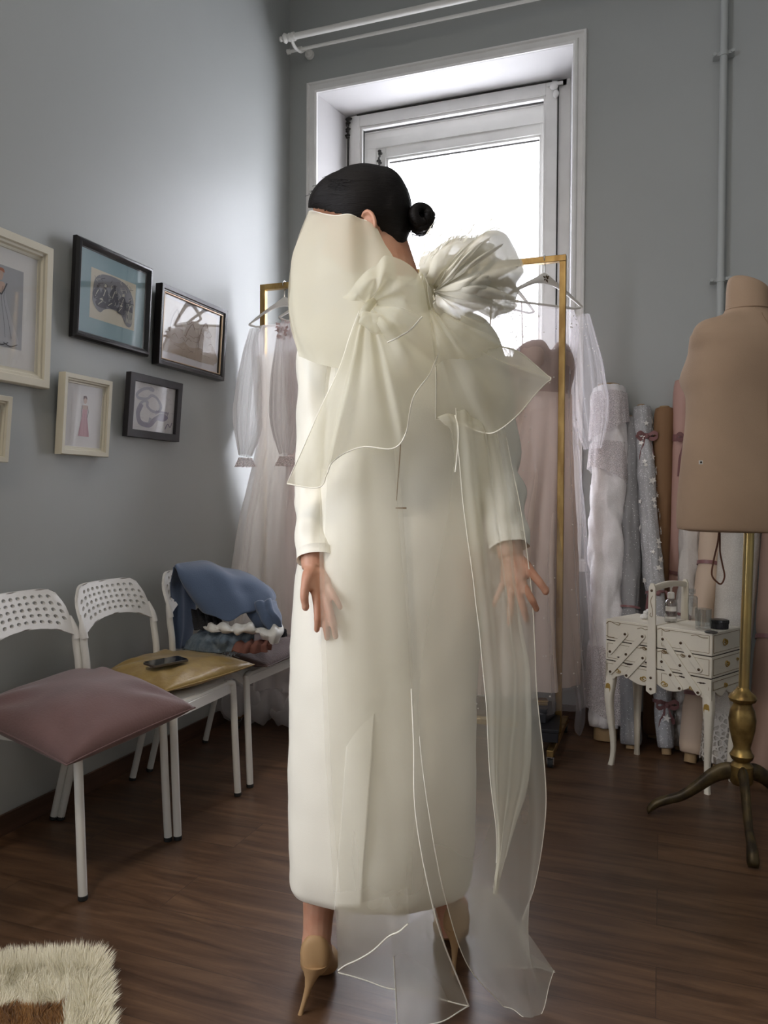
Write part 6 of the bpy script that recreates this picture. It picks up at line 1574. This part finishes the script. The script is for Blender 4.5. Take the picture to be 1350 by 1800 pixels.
fab('flap', [[(765, 532, 1.49), (815, 570, 1.475), (865, 602, 1.52)], [(763, 536, 1.49), (840, 595, 1.47), (912, 622, 1.53)], [(761.5, 539, 1.49), (852, 616, 1.47), (960, 659, 1.545)], [(761, 540, 1.49), (853, 620, 1.47), (967, 666, 1.545)], [(760.5, 541, 1.49), (852, 626, 1.47), (958, 675, 1.543)], [(758, 545, 1.49), (838, 650, 1.465), (918, 720, 1.525)],
             [(756, 549, 1.49), (818, 660, 1.465), (874, 758, 1.505)], [(753, 551, 1.49), (800, 660, 1.475), (843, 760, 1.52)], [(751, 552, 1.49), (785, 650, 1.485), (805, 742, 1.53)], [(749, 552, 1.49), (765, 640, 1.49), (766, 738, 1.53)]], M_org2, bowR, nu=90, nv=40, fold=.005, nf=4, seed=6, taper=tp, hems=('v1', 'u1'))
fab('flap', [[(765, 738, 1.50), (770, 735, 1.48), (778, 745, 1.47)], [(785, 728, 1.495), (790, 732, 1.47), (792, 760, 1.47)], [(800, 730, 1.50), (806, 760, 1.48), (800, 830, 1.48)]], M_org, bowR, nu=20, nv=20, seed=2, hems=('u1',))
# long right tails
fab('tail', [[(800, 640, 1.53), (800, 760, 1.52), (788, 900, 1.51), (760, 1050, 1.505), (738, 1200, 1.50), (738, 1300, 1.50), (757, 1450, 1.50), (783, 1580, 1.53), (822, 1695, 1.59), (885, 1768, 1.645)],
             [(835, 640, 1.53), (840, 780, 1.525), (845, 900, 1.52), (846, 1050, 1.515), (850, 1200, 1.51), (856, 1330, 1.51), (868, 1460, 1.52), (880, 1600, 1.55), (905, 1700, 1.60), (925, 1790, 1.63)],
             [(858, 640, 1.54), (872, 780, 1.54), (888, 900, 1.54), (900, 1050, 1.535), (908, 1200, 1.53), (918, 1330, 1.53), (925, 1450, 1.54), (922, 1580, 1.57), (930, 1680, 1.62), (948, 1790, 1.635)],
             [(868, 640, 1.55), (893, 780, 1.56), (918, 900, 1.56), (933, 1050, 1.56), (945, 1200, 1.56), (957, 1340, 1.56), (958, 1440, 1.56), (940, 1560, 1.60), (915, 1650, 1.66), (976, 1706, 1.70)]],
    M_orgt, bowR, nu=80, nv=110, fold=.0035, nf=2.4, wr=.006, ws=5, seed=7, hems=(('u0', .55, 1), 'v1', ('u1', .1, .85)), r=.0010)
fab('tail', [[(800, 700, 1.51), (812, 860, 1.50), (836, 1050, 1.495), (852, 1200, 1.49), (863, 1370, 1.49), (874, 1480, 1.50), (868, 1570, 1.54)], [(838, 700, 1.51), (860, 860, 1.51), (885, 1050, 1.51), (900, 1200, 1.50), (890, 1370, 1.50), (880, 1490, 1.51), (870, 1572, 1.545)],
             [(862, 700, 1.53), (892, 860, 1.535), (911, 1050, 1.535), (934, 1200, 1.535), (930, 1370, 1.53), (892, 1500, 1.53), (872, 1575, 1.55)]], M_org, bowR, nu=50, nv=70, fold=.005, nf=3, seed=12, hems=(('u0', 0, .9),), r=.0008)
fab('tail', [[(826, 1560, 1.53), (826, 1600, 1.56), (830, 1640, 1.60), (870, 1700, 1.66)], [(850, 1560, 1.54), (864, 1600, 1.59), (885, 1640, 1.63), (910, 1700, 1.68)], [(880, 1570, 1.56), (905, 1610, 1.62), (935, 1650, 1.67), (975, 1708, 1.71)]], M_orgt, bowR, nu=30, nv=40, fold=.004, nf=2, seed=14, hems=('v1',), r=.0010)
